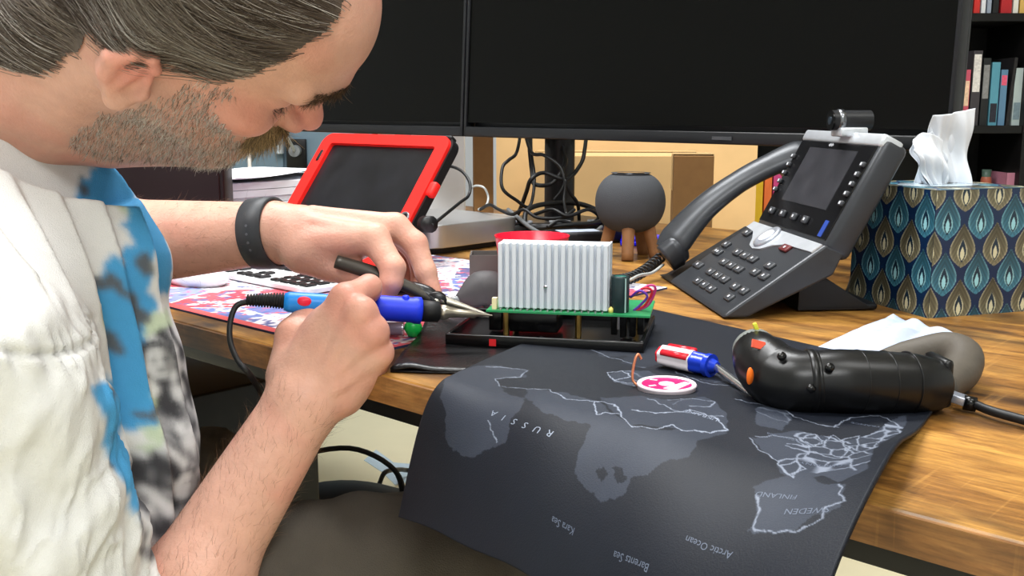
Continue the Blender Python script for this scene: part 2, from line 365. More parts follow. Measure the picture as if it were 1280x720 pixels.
# ------------------------------------------------------------------ things behind the desk
carton = mat('cardboard', (222, 184, 130), .8, var=.06, vscale=12, bump=.1, bscale=60)
cartd = mat('cardboard_dark', (150, 112, 70), .8, var=.08)
tapem = mat('packing_tape', (206, 176, 128), .25, var=.05)
def cbox(label, M, sx, sy, sz, tape=True, m=None, group=None, cat='box', name='cardboard_box'):
    o = M@Vector((0, 0, 0)); t = thing(name, label, cat, o, group); m = m or carton; th = .004
    for s in (-1, 1):
        G().box((sx, th, sz), M@T(0, s*(sy-th)/2, sz/2)).obj('side_panel', m, t)
        G().box((th, sy-2*th, sz), M@T(s*(sx-th)/2, 0, sz/2)).obj('side_panel', m, t)
        G().box((sx, sy/2-.001, th), M@T(0, s*sy/4, sz-th/2+.002)@RX(-s*.015)).obj('flap', m, t)
    G().box((sx, sy, th), M@T(0, 0, th/2)).obj('base_panel', m, t)
    if tape:
        g = G(); g.box((sx+.002, .05, .0015), M@T(0, 0, sz+.005)); g.box((.0012, .05, .07), M@T(sx/2+.001, 0, sz-.03)); g.box((.0012, .05, .07), M@T(-sx/2-.001, 0, sz-.03)); g.obj('tape', tapem, t)
    return t
cR = RZ(-.06)
cbox('large cardboard carton standing on the floor behind the cable tangle', T(.235, 2.40, 0)@cR, .40, .34, .52)
cbox('cardboard carton stacked on top, its taped lid just under the monitor', T(.235, 2.39, .528)@cR, .36, .32, .327)
cbox('tall cardboard carton rising behind the stacked cartons', T(.30, 2.84, 0)@cR, .66, .36, 1.05)
cbox('small upright cardboard box right of the round speaker', T(.35, 2.03, 0)@RZ(-.1), .075, .09, .865, m=cartd)
cbox('narrow brown cardboard box left of the monitor stand', T(-.055, 1.98, .7505)@RZ(.1), .036, .04, .33, m=cartd, tape=False)
cbox('white carton standing behind the tablet and the silver computer', T(-.18, 2.10, .7505), .17, .05, .36, m=mat('white_card', (238, 242, 246), .6, var=.02), tape=False)
# grey blue cabinet with cables, behind the paper stack
cab = mat('cabinet_grey', (112, 134, 150), .5, var=.04, vscale=5)
t = thing('metal_cabinet', 'grey blue metal cabinet standing against the back wall, behind the paper stack', 'cabinet', (-1.2, 3.85, 0))
G().box((1.5, .4, 1.5), T(-1.05, 3.9, .75), bev=.004).obj('body', cab, t)
for k, x in enumerate((-1.55, -1.05, -.55)): G().box((.49, .016, 1.42), T(x, 3.69, .75), bev=.004).obj('door', cab, t)
for px in (318, 352): x = (px-640)/1300*3.66; G().cyl((x, 3.665, .8), (x, 3.665, 1.15), .014).obj('handle', mat('bright_steel', (214, 226, 236), .25, .6), t)
sx_ = (372-640)/1300*3.66
t = thing('power_socket', 'small black power socket on the grey blue cabinet', 'socket', (sx_, 3.675, .80))
G().box((.07, .02, .10), T(sx_, 3.672, .80), bev=.003).obj('plate', bp, t)
G().cyl((sx_, 3.66, .81), (sx_, 3.63, .81), .02).obj('plug', mat('grey_plastic', (130, 134, 138), .5), t)
whc = mat('white_cable', (226, 226, 222), .4, var=.02)
def wx(px, d): return (px-640)/1300*d
tag(G().tube([(wx(312, 2.2), 2.2, 1.1), (wx(316, 2.2), 2.2, .95), (wx(314, 2.2), 2.2, .86), (wx(312, 2.2), 2.2, .5)], .004).obj('cable', whc), 'white cable hanging before the grey blue cabinet, beside the beard', 'cable')
tag(G().tube([(wx(338, 3.5), 3.5, 1.1), (wx(346, 3.5), 3.5, .93), (wx(362, 3.5), 3.5, .86), (sx_, 3.64, .81)], .005).obj('cable', whc), 'white cable running down to the black power socket', 'cable')

# ------------------------------------------------------------------ monitors
scr = mat('screen_glass', (3, 3, 2), .3, var=.0, spec=.12)
bez = mat('bezel_plastic', (24, 25, 28), .38, var=.03)
PR = at(1190, 190, 1.2); PL = at(583, 168, 1.83); PR.z = PL.z = .908
MD = (PR-PL).normalized(); MN = Vector((MD.y, -MD.x, 0))   # MN points to the viewer side
if MN.y > 0: MN = -MN
def monitor(A, B, label, sx):
    L_ = (B-A).length; c = (A+B)/2
    t = thing('monitor', label, 'monitor', (c.x, c.y, .75))
    tilt = .05
    M = frame(A+Vector((0, 0, 0)), B-A, Vector((0, 0, 1)))@RX(-tilt)    # x along, y up, z to viewer
    hh = .46
    scn = G().box((L_-.012, hh-.03, .006), M@T(L_/2, hh/2+.009, .001)).obj('screen', scr, t)
    g = G(); g.box((L_, .017, .02), M@T(L_/2, .0085, -.003), bev=.002); g.obj('bottom_bezel', bez, t)
    g = G(); g.box((L_, .008, .02), M@T(L_/2, hh-.004, -.003), bev=.002).obj('top_bezel', bez, t)
    for x in (.003, L_-.003): G().box((.006, hh, .02), M@T(x, hh/2, -.003), bev=.001).obj('side_bezel', bez, t)
    G().box((L_-.01, hh-.01, .03), M@T(L_/2, hh/2, -.024), bev=.01).obj('back_shell', bez, t)
    G().box((L_*.3, .16, .04), M@T(sx, hh*.45, -.055), bev=.01).obj('mount', bez, t)
    b0 = M@Vector((sx, 0, -.1)); b0.z = .75
    G().cyl((b0.x, b0.y, .765), (b0.x, b0.y, 1.15), .026, n=28).obj('stand_pole', bp, t)
    g = G(); mb = M@Vector((sx, hh*.45, -.05)); g.tube([(b0.x, b0.y, mb.z), mb], .02, sub=1).obj('stand_arm', bp, t)
    bas = G().box((.24, .2, .014), frame((b0.x, b0.y, .757), MD, Vector((-MD.y, MD.x, 0))), bev=.006).obj('stand_base', bp, t)
    return t, b0
mt, sb = monitor(PL, PR, 'wide black monitor on the right, its switched-off screen behind the desk phone', .13)
A2 = PL-MD*.9
monitor(A2, PL-MD*.004, 'left black monitor beside the man\'s face, beyond the thin divider', .52)
g = G().box((.032, .0045, .002), frame(PL+MD*.545+MN*.0085+Vector((0, 0, .0085)), MD, Vector((0, 0, 1)))).obj('badge', mat('badge_grey', (70, 72, 76), .4), mt)

# dark box behind beard
t = thing('computer_tower', 'dark maroon black computer case standing behind the forearm and beard', 'computer', (-.49, 1.62, .75))
dm = mat('maroon_black', (26, 12, 16), .4, var=.05)
p0 = at(280, 240, 1.5)
G().box((.3, .05, .2), T(p0.x-.15, 1.526, .851), bev=.003).obj('case', dm, t)
G().box((.29, .006, .188), T(p0.x-.15, 1.497, .851), bev=.002).obj('front_panel', dm, t)
G().cyl((p0.x-.04, 1.494, .92), (p0.x-.04, 1.49, .92), .008).obj('power_button', blackm, t)

# paper stack: loose sheaves of paper
pp = mat('white_paper', (232, 234, 240), .75, var=.02)
t = thing('paper_stack', 'tall stack of white paper sheaves between the tablet and the dark case', 'paper stack', desk(-1.0, .64))
pc = at(318, 262, 1.78)
zz = .7505
for k in range(8):
    hgt = random.uniform(.0095, .0135)
    M = T(pc.x+random.uniform(-.006, .006), pc.y, zz+hgt/2)@RZ(-.65+random.uniform(-.12, .12))
    G().box((.21, .297, hgt-.0008), M, bev=.0004, seg=1).obj('paper_sheaf', pp, t); zz += hgt
b = bmesh.new(); bmesh.ops.create_grid(b, x_segments=20, y_segments=20, size=.5)
for v in b.verts: v.co = Vector((v.co.x*.21, v.co.y*.297, .012*max(0, v.co.x*1.6)**2+.004*math.sin(v.co.y*5)+.005))
G().bm(b, T(pc.x, pc.y, zz)@RZ(-.5), True).obj('top_sheet', pp, t)

# ------------------------------------------------------------------ silver mini computer
alu = mat('aluminium', (205, 205, 205), .35, .85, var=.02)
t = thing('mini_computer', 'flat silver mini computer with rounded corners right of the tablet', 'computer', (-.2, 1.5, .75))
cn = Vector((-.115, 1.455, .75)); M = T(*(cn+EV*.0985-EU*.0985))@RZ(math.atan2(EU.y, EU.x))
def rr_prism(w, d, r, n=8):
    P = []
    for cx, cy, a0 in ((w/2-r, d/2-r, 0), (-w/2+r, d/2-r, PI/2), (-w/2+r, -d/2+r, PI), (w/2-r, -d/2+r, 1.5*PI)):
        for k in range(n+1): a = a0+PI/2*k/n; P.append((cx+r*math.cos(a), cy+r*math.sin(a)))
    return P
G().prism(rr_prism(.197, .197, .03), M@T(0, 0, .009), .034, bev=.0015).obj('case', alu, t)
G().prism(rr_prism(.178, .178, .025), M@T(0, 0, .0005), .0085).obj('base_foot', bp, t)

# ------------------------------------------------------------------ tablet in red case
redm = mat('red_rubber', (236, 32, 26), .5, var=.03)
blr = mat('black_rubber', (14, 14, 16), .55, var=.05)
TR = at(570, 176, 1.40); W_, Ht = .272, .205; al = math.radians(37)
up = (EV*math.sin(al)+Vector((0, 0, math.cos(al)))).normalized(); BRc = TR-up*Ht
dz = BRc.z-.752; BRc.z -= dz if abs(dz) < .02 else 0
BL = BRc-EU*W_
t = thing('tablet', 'tablet with a dusty black screen leaning in a bright red rugged case', 'tablet', (BL+BRc)/2)
M = frame((BL+BRc)/2, EU, up)   # x width, y up, z towards viewer
nz = (M@Vector((0, 0, 1))-M@Vector((0, 0, 0)))
def rim(w0, h0, r0, w1, h1, r1, z0, z1, cy):
    a = rr_prism(w0, h0, r0); b2 = rr_prism(w1, h1, r1); n = len(a); V = []
    for P, z in ((a, z0), (a, z1), (b2, z1), (b2, z0)): V += [M@Vector((x, y+cy, z)) for x, y in P]
    F = [(k*n+i, k*n+(i+1)%n, ((k+1)%4)*n+(i+1)%n, ((k+1)%4)*n+i) for k in range(4) for i in range(n)]
    return G().add(V, F, False)
rim(W_, Ht, .018, W_-.046, Ht-.034, .005, -.004, .007, Ht/2).obj('red_bumper', redm, t)
G().prism(rr_prism(W_-.006, Ht-.006, .016), M@T(0, Ht/2, -.012), .009).obj('black_shell', blr, t)
rim(W_+.006, Ht+.006, .02, W_-.008, Ht-.008, .016, -.011, .002, Ht/2).obj('shell_edge', blr, t)
G().box((W_-.04, Ht-.028, .004), M@T(0, Ht/2, -.001)).obj('screen', mat('dusty_screen', (26, 26, 30), .28, var=.45, vscale=22), t)
g = G()
for x in (-.06, .03): g.box((.035, .006, .012), M@T(x, Ht+.001, -.002), bev=.002)
g.box((.05, .007, .013), M@T(.105, Ht+.001, -.002), bev=.003); g.obj('side_button_cover', blr, t)
G().lathe([(.009, 0), (.009, .003), (.0065, .003), (.0065, .001)], M@T(W_/2-.012, .075, .006), n=24).obj('home_ring', mat('ring_grey', (120, 120, 124), .3, .6), t)
G().cyl(M@Vector((W_/2-.012, .075, .004)), M@Vector((W_/2-.012, .075, .0075)), .0066).obj('home_button', blr, t)
for y in (.055, .165): G().box((.007, .02, .004), M@T(-W_/2+.013, y, .006), bev=.0015).obj('speaker_slot', blr, t)
G().box((.03, .022, .012), M@T(W_/2-.004, .075+.05, -.001), bev=.004).obj('corner_bumper', redm, t)
# prop at the back
sp = G(); sp.add([M@Vector((-.04, Ht*.85, -.013)), M@Vector((.04, Ht*.85, -.013)), (M@Vector((.04, Ht*.85, -.013))).xy.to_3d()+EV*.06+Vector((0, 0, .7512)), (M@Vector((-.04, Ht*.85, -.013))).xy.to_3d()+EV*.06+Vector((0, 0, .7512))], [(0, 1, 2, 3)])
sp.obj('stand_flap', blr, t, solid=.004)
dock = M@Vector((W_/2+.012, .075, -.004))
tag(G().tube([dock+EU*.004, dock+EU*.02+nz*.002], .011, n=12, sub=1).tube([dock+EU*.02, at(574, 254, 1.42), at(586, 244, 1.46), at(587, 228, 1.48), at(577, 214, 1.5), at(562, 208, 1.52), at(545, 212, 1.54)], .0022).obj('charging_cable', cabm),
    'black charging cable with a thick grey plug in the side of the tablet', 'cable')

# ------------------------------------------------------------------ round speaker on wooden tripod
fab = mat('charcoal_mesh', (66, 68, 72), .9, var=.1, vscale=900, bump=.5, bscale=1400)
t = thing('smart_speaker', 'round charcoal mesh speaker standing on wooden legs', 'speaker', (.165, 1.45, .75))
prof = []
for k in range(33):
    a = -PI/2+PI*k/32; r = .049*math.cos(a); z = .0425*math.sin(a)
    r = .049*abs(math.cos(a))**.72
    prof.append((max(r, .0), z))
prof = [p for p in prof if p[1] < .040]+[(.028, .0405), (.022, .0398), (0, .0396)]
G().lathe(prof, T(.165, 1.45, .828), n=48).obj('body', fab, t)
G().lathe([(.0, .0005), (.019, .0005), (.02, -.001)], T(.165, 1.45, .868)).obj('touch_top', mat('gloss_black', (14, 14, 16), .12), t)
wl = mat('walnut', (136, 96, 62), .5, var=.15, vscale=90)
for a in (-1.75, -.35, .9, 2.9):
    c = Vector((math.cos(a), math.sin(a), 0)); p = Vector((.165, 1.45, .75))
    G().tube([p+c*.038+Vector((0, 0, .0004)), p+c*.03+Vector((0, 0, .03)), p+c*.024+Vector((0, 0, .056))], [.0085, .009, .010], n=10, sub=3).obj('leg', wl, t)
c = on(806, 306); t = thing('blue_case', 'glossy vivid blue flat case behind the round speaker legs', 'case', c)
M = T(c.x, c.y, .75)@RZ(-.1)
G().box((.075, .05, .007), M@T(0, 0, .004), bev=.002).obj('base', mat('vivid_blue', (10, 20, 240), .25, var=.03), t)
G().box((.072, .047, .006), M@T(0, 0, .0105), bev=.002).obj('lid', MATS['vivid_blue'], t)

# ------------------------------------------------------------------ cable tangle
def cable(pts, r, label, m=None):
    return tag(G().tube([at(*p) for p in pts], r, n=8, sub=8).obj('cable', m or cabm), label, 'cable')
cable([(660, 158, 1.88), (662, 186, 1.78), (665, 215, 1.72), (668, 230, 1.70), (690, 229, 1.68), (706, 205, 1.7), (704, 188, 1.76), (700, 158, 1.9)], .0036, 'black cable looping down from the monitor stand, right of the pole')
cable([(734, 158, 1.86), (731, 186, 1.76), (726, 205, 1.72), (708, 224, 1.68), (680, 216, 1.68), (664, 224, 1.66), (658, 240, 1.68), (650, 262, 1.70), (640, 280, 1.72)], .0034, 'black cable hanging from the monitor and sweeping left over the carton')
cable([(652, 158, 1.88), (646, 190, 1.74), (636, 200, 1.7), (628, 210, 1.68), (628, 235, 1.66), (645, 250, 1.67), (662, 258, 1.68), (668, 225, 1.7), (664, 190, 1.76), (664, 158, 1.9)], .0028, 'thin black cable looped around the monitor pole')
cable([(654, 158, 1.88), (664, 190, 1.74), (680, 194, 1.70), (700, 208, 1.68), (706, 225, 1.67), (712, 240, 1.67), (722, 255, 1.68), (724, 275, 1.7)], .003, 'black cable arching from the pole down to the cable coil')
cable([(655, 285, 1.6), (660, 262, 1.64), (690, 254, 1.68), (725, 255, 1.7), (750, 266, 1.7), (752, 280, 1.66), (720, 288, 1.6), (680, 290, 1.57), (655, 285, 1.6)], .0042, 'thick black cable coiled in a ring right of the monitor pole')
cable([(648, 275, 1.6), (668, 285, 1.56), (700, 282, 1.55), (742, 279, 1.58), (756, 274, 1.62)], .0038, 'black cable crossing the front of the coiled ring')
cable([(635, 262, 1.62), (650, 274, 1.58), (664, 285, 1.54), (684, 294, 1.5), (720, 296, 1.5), (742, 291, 1.53), (752, 284, 1.56)], .0032, 'grey cable along the front of the tangle', mat('grey_cable', (96, 98, 100), .4))
cable([(600, 262, 1.66), (612, 256, 1.62), (624, 262, 1.6), (640, 268, 1.58), (655, 262, 1.57), (672, 272, 1.56), (702, 272, 1.57), (718, 262, 1.6)], .0026, 'thin black cable snaking left of the monitor pole')
cable([(668, 268, 1.6), (690, 262, 1.58), (710, 270, 1.57), (735, 262, 1.6), (748, 272, 1.62), (730, 283, 1.57), (700, 276, 1.55), (684, 284, 1.54)], .0028, 'wavy black cable lying inside the coiled ring')
cable([(585, 242, 1.7), (592, 233, 1.68), (604, 234, 1.66), (610, 245, 1.66), (608, 256, 1.65), (598, 262, 1.66)], .0018, 'pale grey thin cable arching behind the silver computer', mat('pale_cable', (170, 172, 170), .4))
cable([(692, 250, 1.66), (702, 238, 1.66), (707, 225, 1.66), (705, 250, 1.65), (708, 268, 1.6)], .0022, 'thin black cable hanging in front of the taped carton')
c = at(722, 284, 1.52); c.z = .7505
t = thing('power_adapter', 'black power adapter with a pale label lying in the cable tangle', 'adapter', c)
M = T(*c)@RZ(.25); G().box((.085, .045, .028), M@T(0, 0, .0145), bev=.004).obj('body', bp, t); G().box((.06, .03, .0006), M@T(0, 0, .0289)).obj('label_plate', mat('label_grey', (170, 180, 196), .4, var=.15, vscale=200), t)
c = at(700, 273, 1.62); c.z = .7505
t = thing('power_strip', 'grey power strip half buried under the looped cables', 'power strip', c)
M = T(*c)@RZ(.1); G().box((.19, .05, .03), M@T(0, 0, .0155), bev=.004).obj('body', MATS['black_plastic'], t)
for k in range(3): G().lathe([(.017, .0), (.017, .003), (.014, .003), (.014, .001), (0, .001)], M@T(-.06+k*.06, 0, .03), n=20).obj('socket', mat('socket_grey', (120, 122, 126), .5), t)
# ------------------------------------------------------------------ printed world-map desk mat, draped over the desk edge
def mat_pt(s, t):
    """surface of the desk mat; s across (0 left, 1 right), t along (0 back edge on the desk, 1 the hem hanging down)"""
    s = np.asarray(s, float); t = np.asarray(t, float)
    eu = np.array([.7357, -.6773, 0]); ev = np.array([.6773, .7357, 0]); m0 = np.array([.0118, .6882, .7535])
    def dk_(u, v): return m0+np.multiply.outer(u, eu)+np.multiply.outer(v, ev)
    B = dk_(-.19+.372*s, .36-.078*s); E = dk_(-.092+.337*s, .012+0*s)
    Q0 = np.array([-.0815, .715, .664]); Q = Q0+np.multiply.outer(s*.36, np.array([.585, -.80, .06]))
    d = E-B; d = d/np.linalg.norm(d, axis=-1, keepdims=True)
    te = .70
    a = np.clip(t/te, 0, 1)[..., None]; flat = B+(E-B)*a
    b = np.clip((t-te)/(1-te), 0, 1)[..., None]
    P1 = E+d*.034; P2 = Q+np.array([.012, .02, .055])
    cur = E*(1-b)**3+3*P1*b*(1-b)**2+3*P2*b*b*(1-b)+Q*b**3
    P = np.where((t > te)[..., None], cur, flat)
    # soft waves of the fabric and a lifted right border
    w = .0022*np.sin(s*9+t*5)*np.clip((t-.25)*3, 0, 1)+.0012*np.sin(s*21-t*8+1)*np.clip((t-.5)*3, 0, 1)
    lift = .017*np.clip((s-.86)/.14, 0, 1)**2*np.exp(-((t-.66)/.2)**2)
    P[..., 2] += w+.0034*np.clip((t-.25)*3, 0, 1)+lift
    return P
LAND=[[(0.0, 0.712), (0.0, 0.647), (0.032, 0.599), (0.124, 0.578), (0.15, 0.607), (0.094, 0.648), (0.16, 0.691), (0.236, 0.705), (0.257, 0.765), (0.251, 0.793), (0.271, 0.843), (0.244, 0.857), (0.196, 0.884), (0.13, 0.887), (0.094, 0.871), (0.072, 0.82), (0.03, 0.783)],[(0.198, 0.66), (0.297, 0.645), (0.393, 0.657), (0.491, 0.715), (0.537, 0.731), (0.599, 0.705), (0.623, 0.645), (0.687, 0.648), (0.655, 0.712), (0.665, 0.768), (0.641, 0.785), (0.629, 0.795), (0.619, 0.821), (0.587, 0.841), (0.593, 0.861), (0.581, 0.873), (0.561, 0.886), (0.525, 0.876), (0.491, 0.871), (0.467, 0.858), (0.451, 0.821), (0.447, 0.793), (0.435, 0.758), (0.367, 0.765), (0.307, 0.755), (0.236, 0.705)],[(0.804, 0.781), (0.836, 0.751), (0.86, 0.718), (0.91, 0.755), (0.954, 0.763), (0.968, 0.807), (0.93, 0.824), (0.916, 0.845), (0.878, 0.854), (0.836, 0.857), (0.838, 0.831), (0.818, 0.805)],[(0.735, 0.639), (0.764, 0.601), (0.798, 0.555), (0.846, 0.546), (0.892, 0.541), (0.928, 0.499), (0.942, 0.385), (0.964, 0.328), (0.978, 0.481), (0.962, 0.615), (0.976, 0.727), (0.938, 0.754), (0.9, 0.73), (0.866, 0.753), (0.83, 0.738), (0.808, 0.697), (0.764, 0.665)],[(0.309, 0.502), (0.327, 0.458), (0.381, 0.431), (0.469, 0.465), (0.543, 0.484), (0.539, 0.516), (0.479, 0.521), (0.413, 0.538), (0.353, 0.532)],[(0.381, 0.638), (0.455, 0.589), (0.533, 0.582), (0.579, 0.514), (0.651, 0.567), (0.687, 0.637), (0.663, 0.67), (0.595, 0.697), (0.515, 0.724), (0.455, 0.687)],[(0.691, 0.505), (0.729, 0.461), (0.772, 0.502), (0.772, 0.575), (0.721, 0.582)]]
HOLE=[[(0.505, 0.847), (0.517, 0.835), (0.539, 0.845), (0.533, 0.86), (0.517, 0.857)],[(0.537, 0.83), (0.561, 0.828), (0.579, 0.843), (0.567, 0.853), (0.551, 0.843)]]
LINES=[[(0.198, 0.66), (0.251, 0.645), (0.319, 0.672), (0.393, 0.657), (0.431, 0.651), (0.487, 0.707), (0.519, 0.732), (0.567, 0.717), (0.587, 0.682), (0.613, 0.695), (0.661, 0.667), (0.685, 0.634), (0.639, 0.601), (0.585, 0.607), (0.561, 0.634), (0.517, 0.658), (0.481, 0.664)],[(0.387, 0.662), (0.427, 0.717), (0.439, 0.694), (0.473, 0.691)],[(0.032, 0.612), (0.076, 0.589), (0.128, 0.575), (0.138, 0.614), (0.094, 0.648), (0.128, 0.671), (0.198, 0.66)],[(0.301, 0.491), (0.329, 0.461), (0.367, 0.482), (0.347, 0.524), (0.301, 0.491)],[(0.347, 0.524), (0.415, 0.524), (0.367, 0.482)],[(0.523, 0.582), (0.555, 0.548), (0.607, 0.532), (0.611, 0.562), (0.577, 0.589)],[(0.733, 0.642), (0.756, 0.668), (0.796, 0.685), (0.82, 0.711), (0.854, 0.744), (0.854, 0.7), (0.834, 0.661), (0.854, 0.627), (0.882, 0.641), (0.912, 0.641), (0.91, 0.578), (0.96, 0.637)],[(0.739, 0.627), (0.78, 0.599), (0.81, 0.591), (0.836, 0.618), (0.856, 0.582), (0.866, 0.534), (0.904, 0.557)],[(0.814, 0.797), (0.838, 0.824), (0.84, 0.851), (0.882, 0.85), (0.922, 0.845), (0.946, 0.827), (0.942, 0.808), (0.97, 0.798), (0.942, 0.764)],[(0.854, 0.494), (0.868, 0.422), (0.916, 0.376), (0.954, 0.403), (0.978, 0.481), (0.956, 0.518), (0.958, 0.594)],[(0.82, 0.711), (0.84, 0.678), (0.864, 0.707), (0.846, 0.74), (0.82, 0.711)],[(0.818, 0.588), (0.83, 0.548), (0.852, 0.567), (0.848, 0.609), (0.818, 0.588)],[(0.192, 0.805), (0.21, 0.821), (0.226, 0.833), (0.244, 0.844)],[(0.637, 0.491), (0.683, 0.485), (0.733, 0.472), (0.78, 0.499), (0.832, 0.499), (0.862, 0.489)],[(0.431, 0.396), (0.491, 0.422), (0.549, 0.432), (0.603, 0.413)],[(0.884, 0.544), (0.908, 0.509), (0.928, 0.594), (0.908, 0.599), (0.884, 0.544)],[(0.479, 0.594), (0.557, 0.625), (0.607, 0.612), (0.653, 0.589)],[(0.074, 0.386), (0.14, 0.381), (0.222, 0.399), (0.317, 0.406)]]
def in_poly(X, Y, poly):
    r = np.zeros(X.shape, bool); n = len(poly)
    for i in range(n):
        x0, y0 = poly[i]; x1, y1 = poly[(i+1) % n]
        if y0 == y1: continue
        c = ((Y >= min(y0, y1)) & (Y < max(y0, y1)) & (X < x0+(Y-y0)*(x1-x0)/(y1-y0))); r ^= c
    return r
def seg_dist(X, Y, pts, ax=1, ay=1):
    d = np.full(X.shape, 9.)
    for (x0, y0), (x1, y1) in zip(pts[:-1], pts[1:]):
        dx, dy = (x1-x0)*ax, (y1-y0)*ay; px, py = (X-x0)*ax, (Y-y0)*ay
        k = np.clip((px*dx+py*dy)/(dx*dx+dy*dy+1e-12), 0, 1)
        d = np.minimum(d, np.hypot(px-k*dx, py-k*dy))
    return d
def vnoise(X, Y, seed):
    r = np.random.default_rng(seed); g = r.random((256, 256)); xi = np.floor(X).astype(int); yi = np.floor(Y).astype(int); fx = X-xi; fy = Y-yi
    fx = fx*fx*(3-2*fx); fy = fy*fy*(3-2*fy); q = lambda a, b: g[a % 256, b % 256]
    return (q(xi, yi)*(1-fx)+q(xi+1, yi)*fx)*(1-fy)+(q(xi, yi+1)*(1-fx)+q(xi+1, yi+1)*fx)*fy
def fbm(X, Y, seed, o=4):
    s = 0; a = .5
    for k in range(o): s = s+a*vnoise(X*2**k, Y*2**k, seed+k); a /= 2
    return s
def voro(X, Y, P):
    """distances to nearest and second nearest seed, and the nearest one's index"""
    d1 = np.full(X.shape, 9.); d2 = np.full(X.shape, 9.); idx = np.zeros(X.shape, int)
    for i, (a, b) in enumerate(P):
        d = np.hypot(X-a, Y-b); c = d < d1
        d2 = np.where(c, d1, np.minimum(d2, d)); d1 = np.where(c, d, d1); idx = np.where(c, i, idx)
    return d1, d2, idx
def grid_obj(name, P, m, parent, colr, solid=0, flip=False):
    """P (n,m,3) grid -> mesh with a colour per vertex (flat print)"""
    n, k = P.shape[:2]; i = np.arange(n*k).reshape(n, k)
    F = np.stack([i[:-1, :-1], i[1:, :-1], i[1:, 1:], i[:-1, 1:]], -1).reshape(-1, 4)
    me = bpy.data.meshes.new(name); me.vertices.add(n*k)
    me.vertices.foreach_set('co', (P.reshape(-1, 3)-np.array(parent_off(parent))).astype(np.float32).ravel())
    me.loops.add(F.size); me.loops.foreach_set('vertex_index', F.astype(np.int32).ravel())
    me.polygons.add(len(F)); me.polygons.foreach_set('loop_start', np.arange(0, F.size, 4, dtype=np.int32)); me.polygons.foreach_set('loop_total', np.full(len(F), 4, np.int32))
    me.polygons.foreach_set('use_smooth', np.ones(len(F), bool)); me.update(calc_edges=True)
    a = me.attributes.new('Col', 'FLOAT_COLOR', 'POINT'); c4 = np.ones((n*k, 4), np.float32); c4[:, :3] = srgb(colr.reshape(-1, 3)); a.data.foreach_set('color', c4.ravel())
    if m: me.materials.append(m)
    o = bpy.data.objects.new(name, me); COL.objects.link(o); o.parent = parent
    if solid: md = o.modifiers.new('solid', 'SOLIDIFY'); md.thickness = solid; md.offset = 0
    return o
def srgb(c):
    c = np.clip(np.asarray(c, float)/255, 0, 1); return np.where(c <= .04045, c/12.92, ((c+.055)/1.055)**2.4)

ns, ntt = 420, 560
sg, tg = np.meshgrid(np.linspace(0, 1, ns), np.linspace(0, 1, ntt), indexing='ij')
P = mat_pt(sg, tg)
sj = sg+.006*(fbm(sg*60, tg*60, 3)-.5)*2; tj = tg+.008*(fbm(sg*60, tg*60, 11)-.5)*2
land = np.zeros(sg.shape)
for k, pl in enumerate(LAND): land = np.maximum(land, in_poly(sj, tj, pl)*1.)
for pl in HOLE: land = np.where(in_poly(sj, tj, pl), 0, land)
extra = (fbm(sg*9+3, tg*9, 40) > .56) & (tg < .42); land = np.maximum(land, extra*.5)
col_ = np.array([17, 21, 30.])*(1-land[..., None])+np.array([44, 49, 60.])*land[..., None]
col_ *= (1+.12*(fbm(sg*14, tg*14, 60)-.5))[..., None]
ln = np.zeros(sg.shape)
for k, pl in enumerate(LINES):
    d = seg_dist(sj, tj, pl, .36, .5); ln = np.maximum(ln, np.clip(1.5-d/.0006, 0, 1)*(.8 if k not in (0, 1, 3) else 1))
cent = [(random.uniform(.80, 1.0), random.uniform(.40, .72)) for _ in range(34)]
d1, d2, ix = voro(sj, tj*1.2, [(a, b*1.2) for a, b in cent])
reg = (sg > .80) & (tg > .42) & (tg < .72) & (land > 0)
ln = np.maximum(ln, np.where(reg, np.clip(1.4-(d2-d1)/.0035, 0, 1)*.75, 0))
mid_ = [(random.uniform(.45, .8), random.uniform(.30, .56)) for _ in range(26)]
d1, d2, ix = voro(sj, tj*1.2, [(a, b*1.2) for a, b in mid_])
reg = (sg > .3) & (sg < .8) & (tg > .3) & (tg < .6) & (land > 0)
ln = np.maximum(ln, np.where(reg, np.clip(1.2-(d2-d1)/.0035, 0, 1)*.4, 0))
col_ = col_*(1-ln[..., None]*.75)+np.array([166, 174, 190.])*ln[..., None]*.75
t = thing('desk_mat', 'dark world-map desk mat with pale borders, draped over the front edge of the desk', 'desk mat', desk(0, .15, 0))
matm = mat('printed_rubber_cloth', attr='Col', rough=.56, var=.05, vscale=20, bump=.12, bscale=900, spec=.25)
grid_obj('mat_surface', P, matm, t, col_, solid=.0026)
def text_mesh(body, size):
    cu = bpy.data.curves.new('lettering', 'FONT'); cu.body = body; cu.size = size; cu.align_x = 'CENTER'; cu.resolution_u = 2
    o = bpy.data.objects.new('lettering', cu); COL.objects.link(o); dg = bpy.context.evaluated_depsgraph_get(); dg.update()
    me = bpy.data.meshes.new_from_object(o.evaluated_get(dg)); V = [v.co.copy() for v in me.vertices]; F = [tuple(p.vertices) for p in me.polygons]
    bpy.data.objects.remove(o); bpy.data.curves.remove(cu); bpy.data.meshes.remove(me); return V, F
inkm = mat('mat_ink', (126, 134, 150), .5, var=.05); inkd = mat('mat_ink_faint', (84, 92, 108), .5)
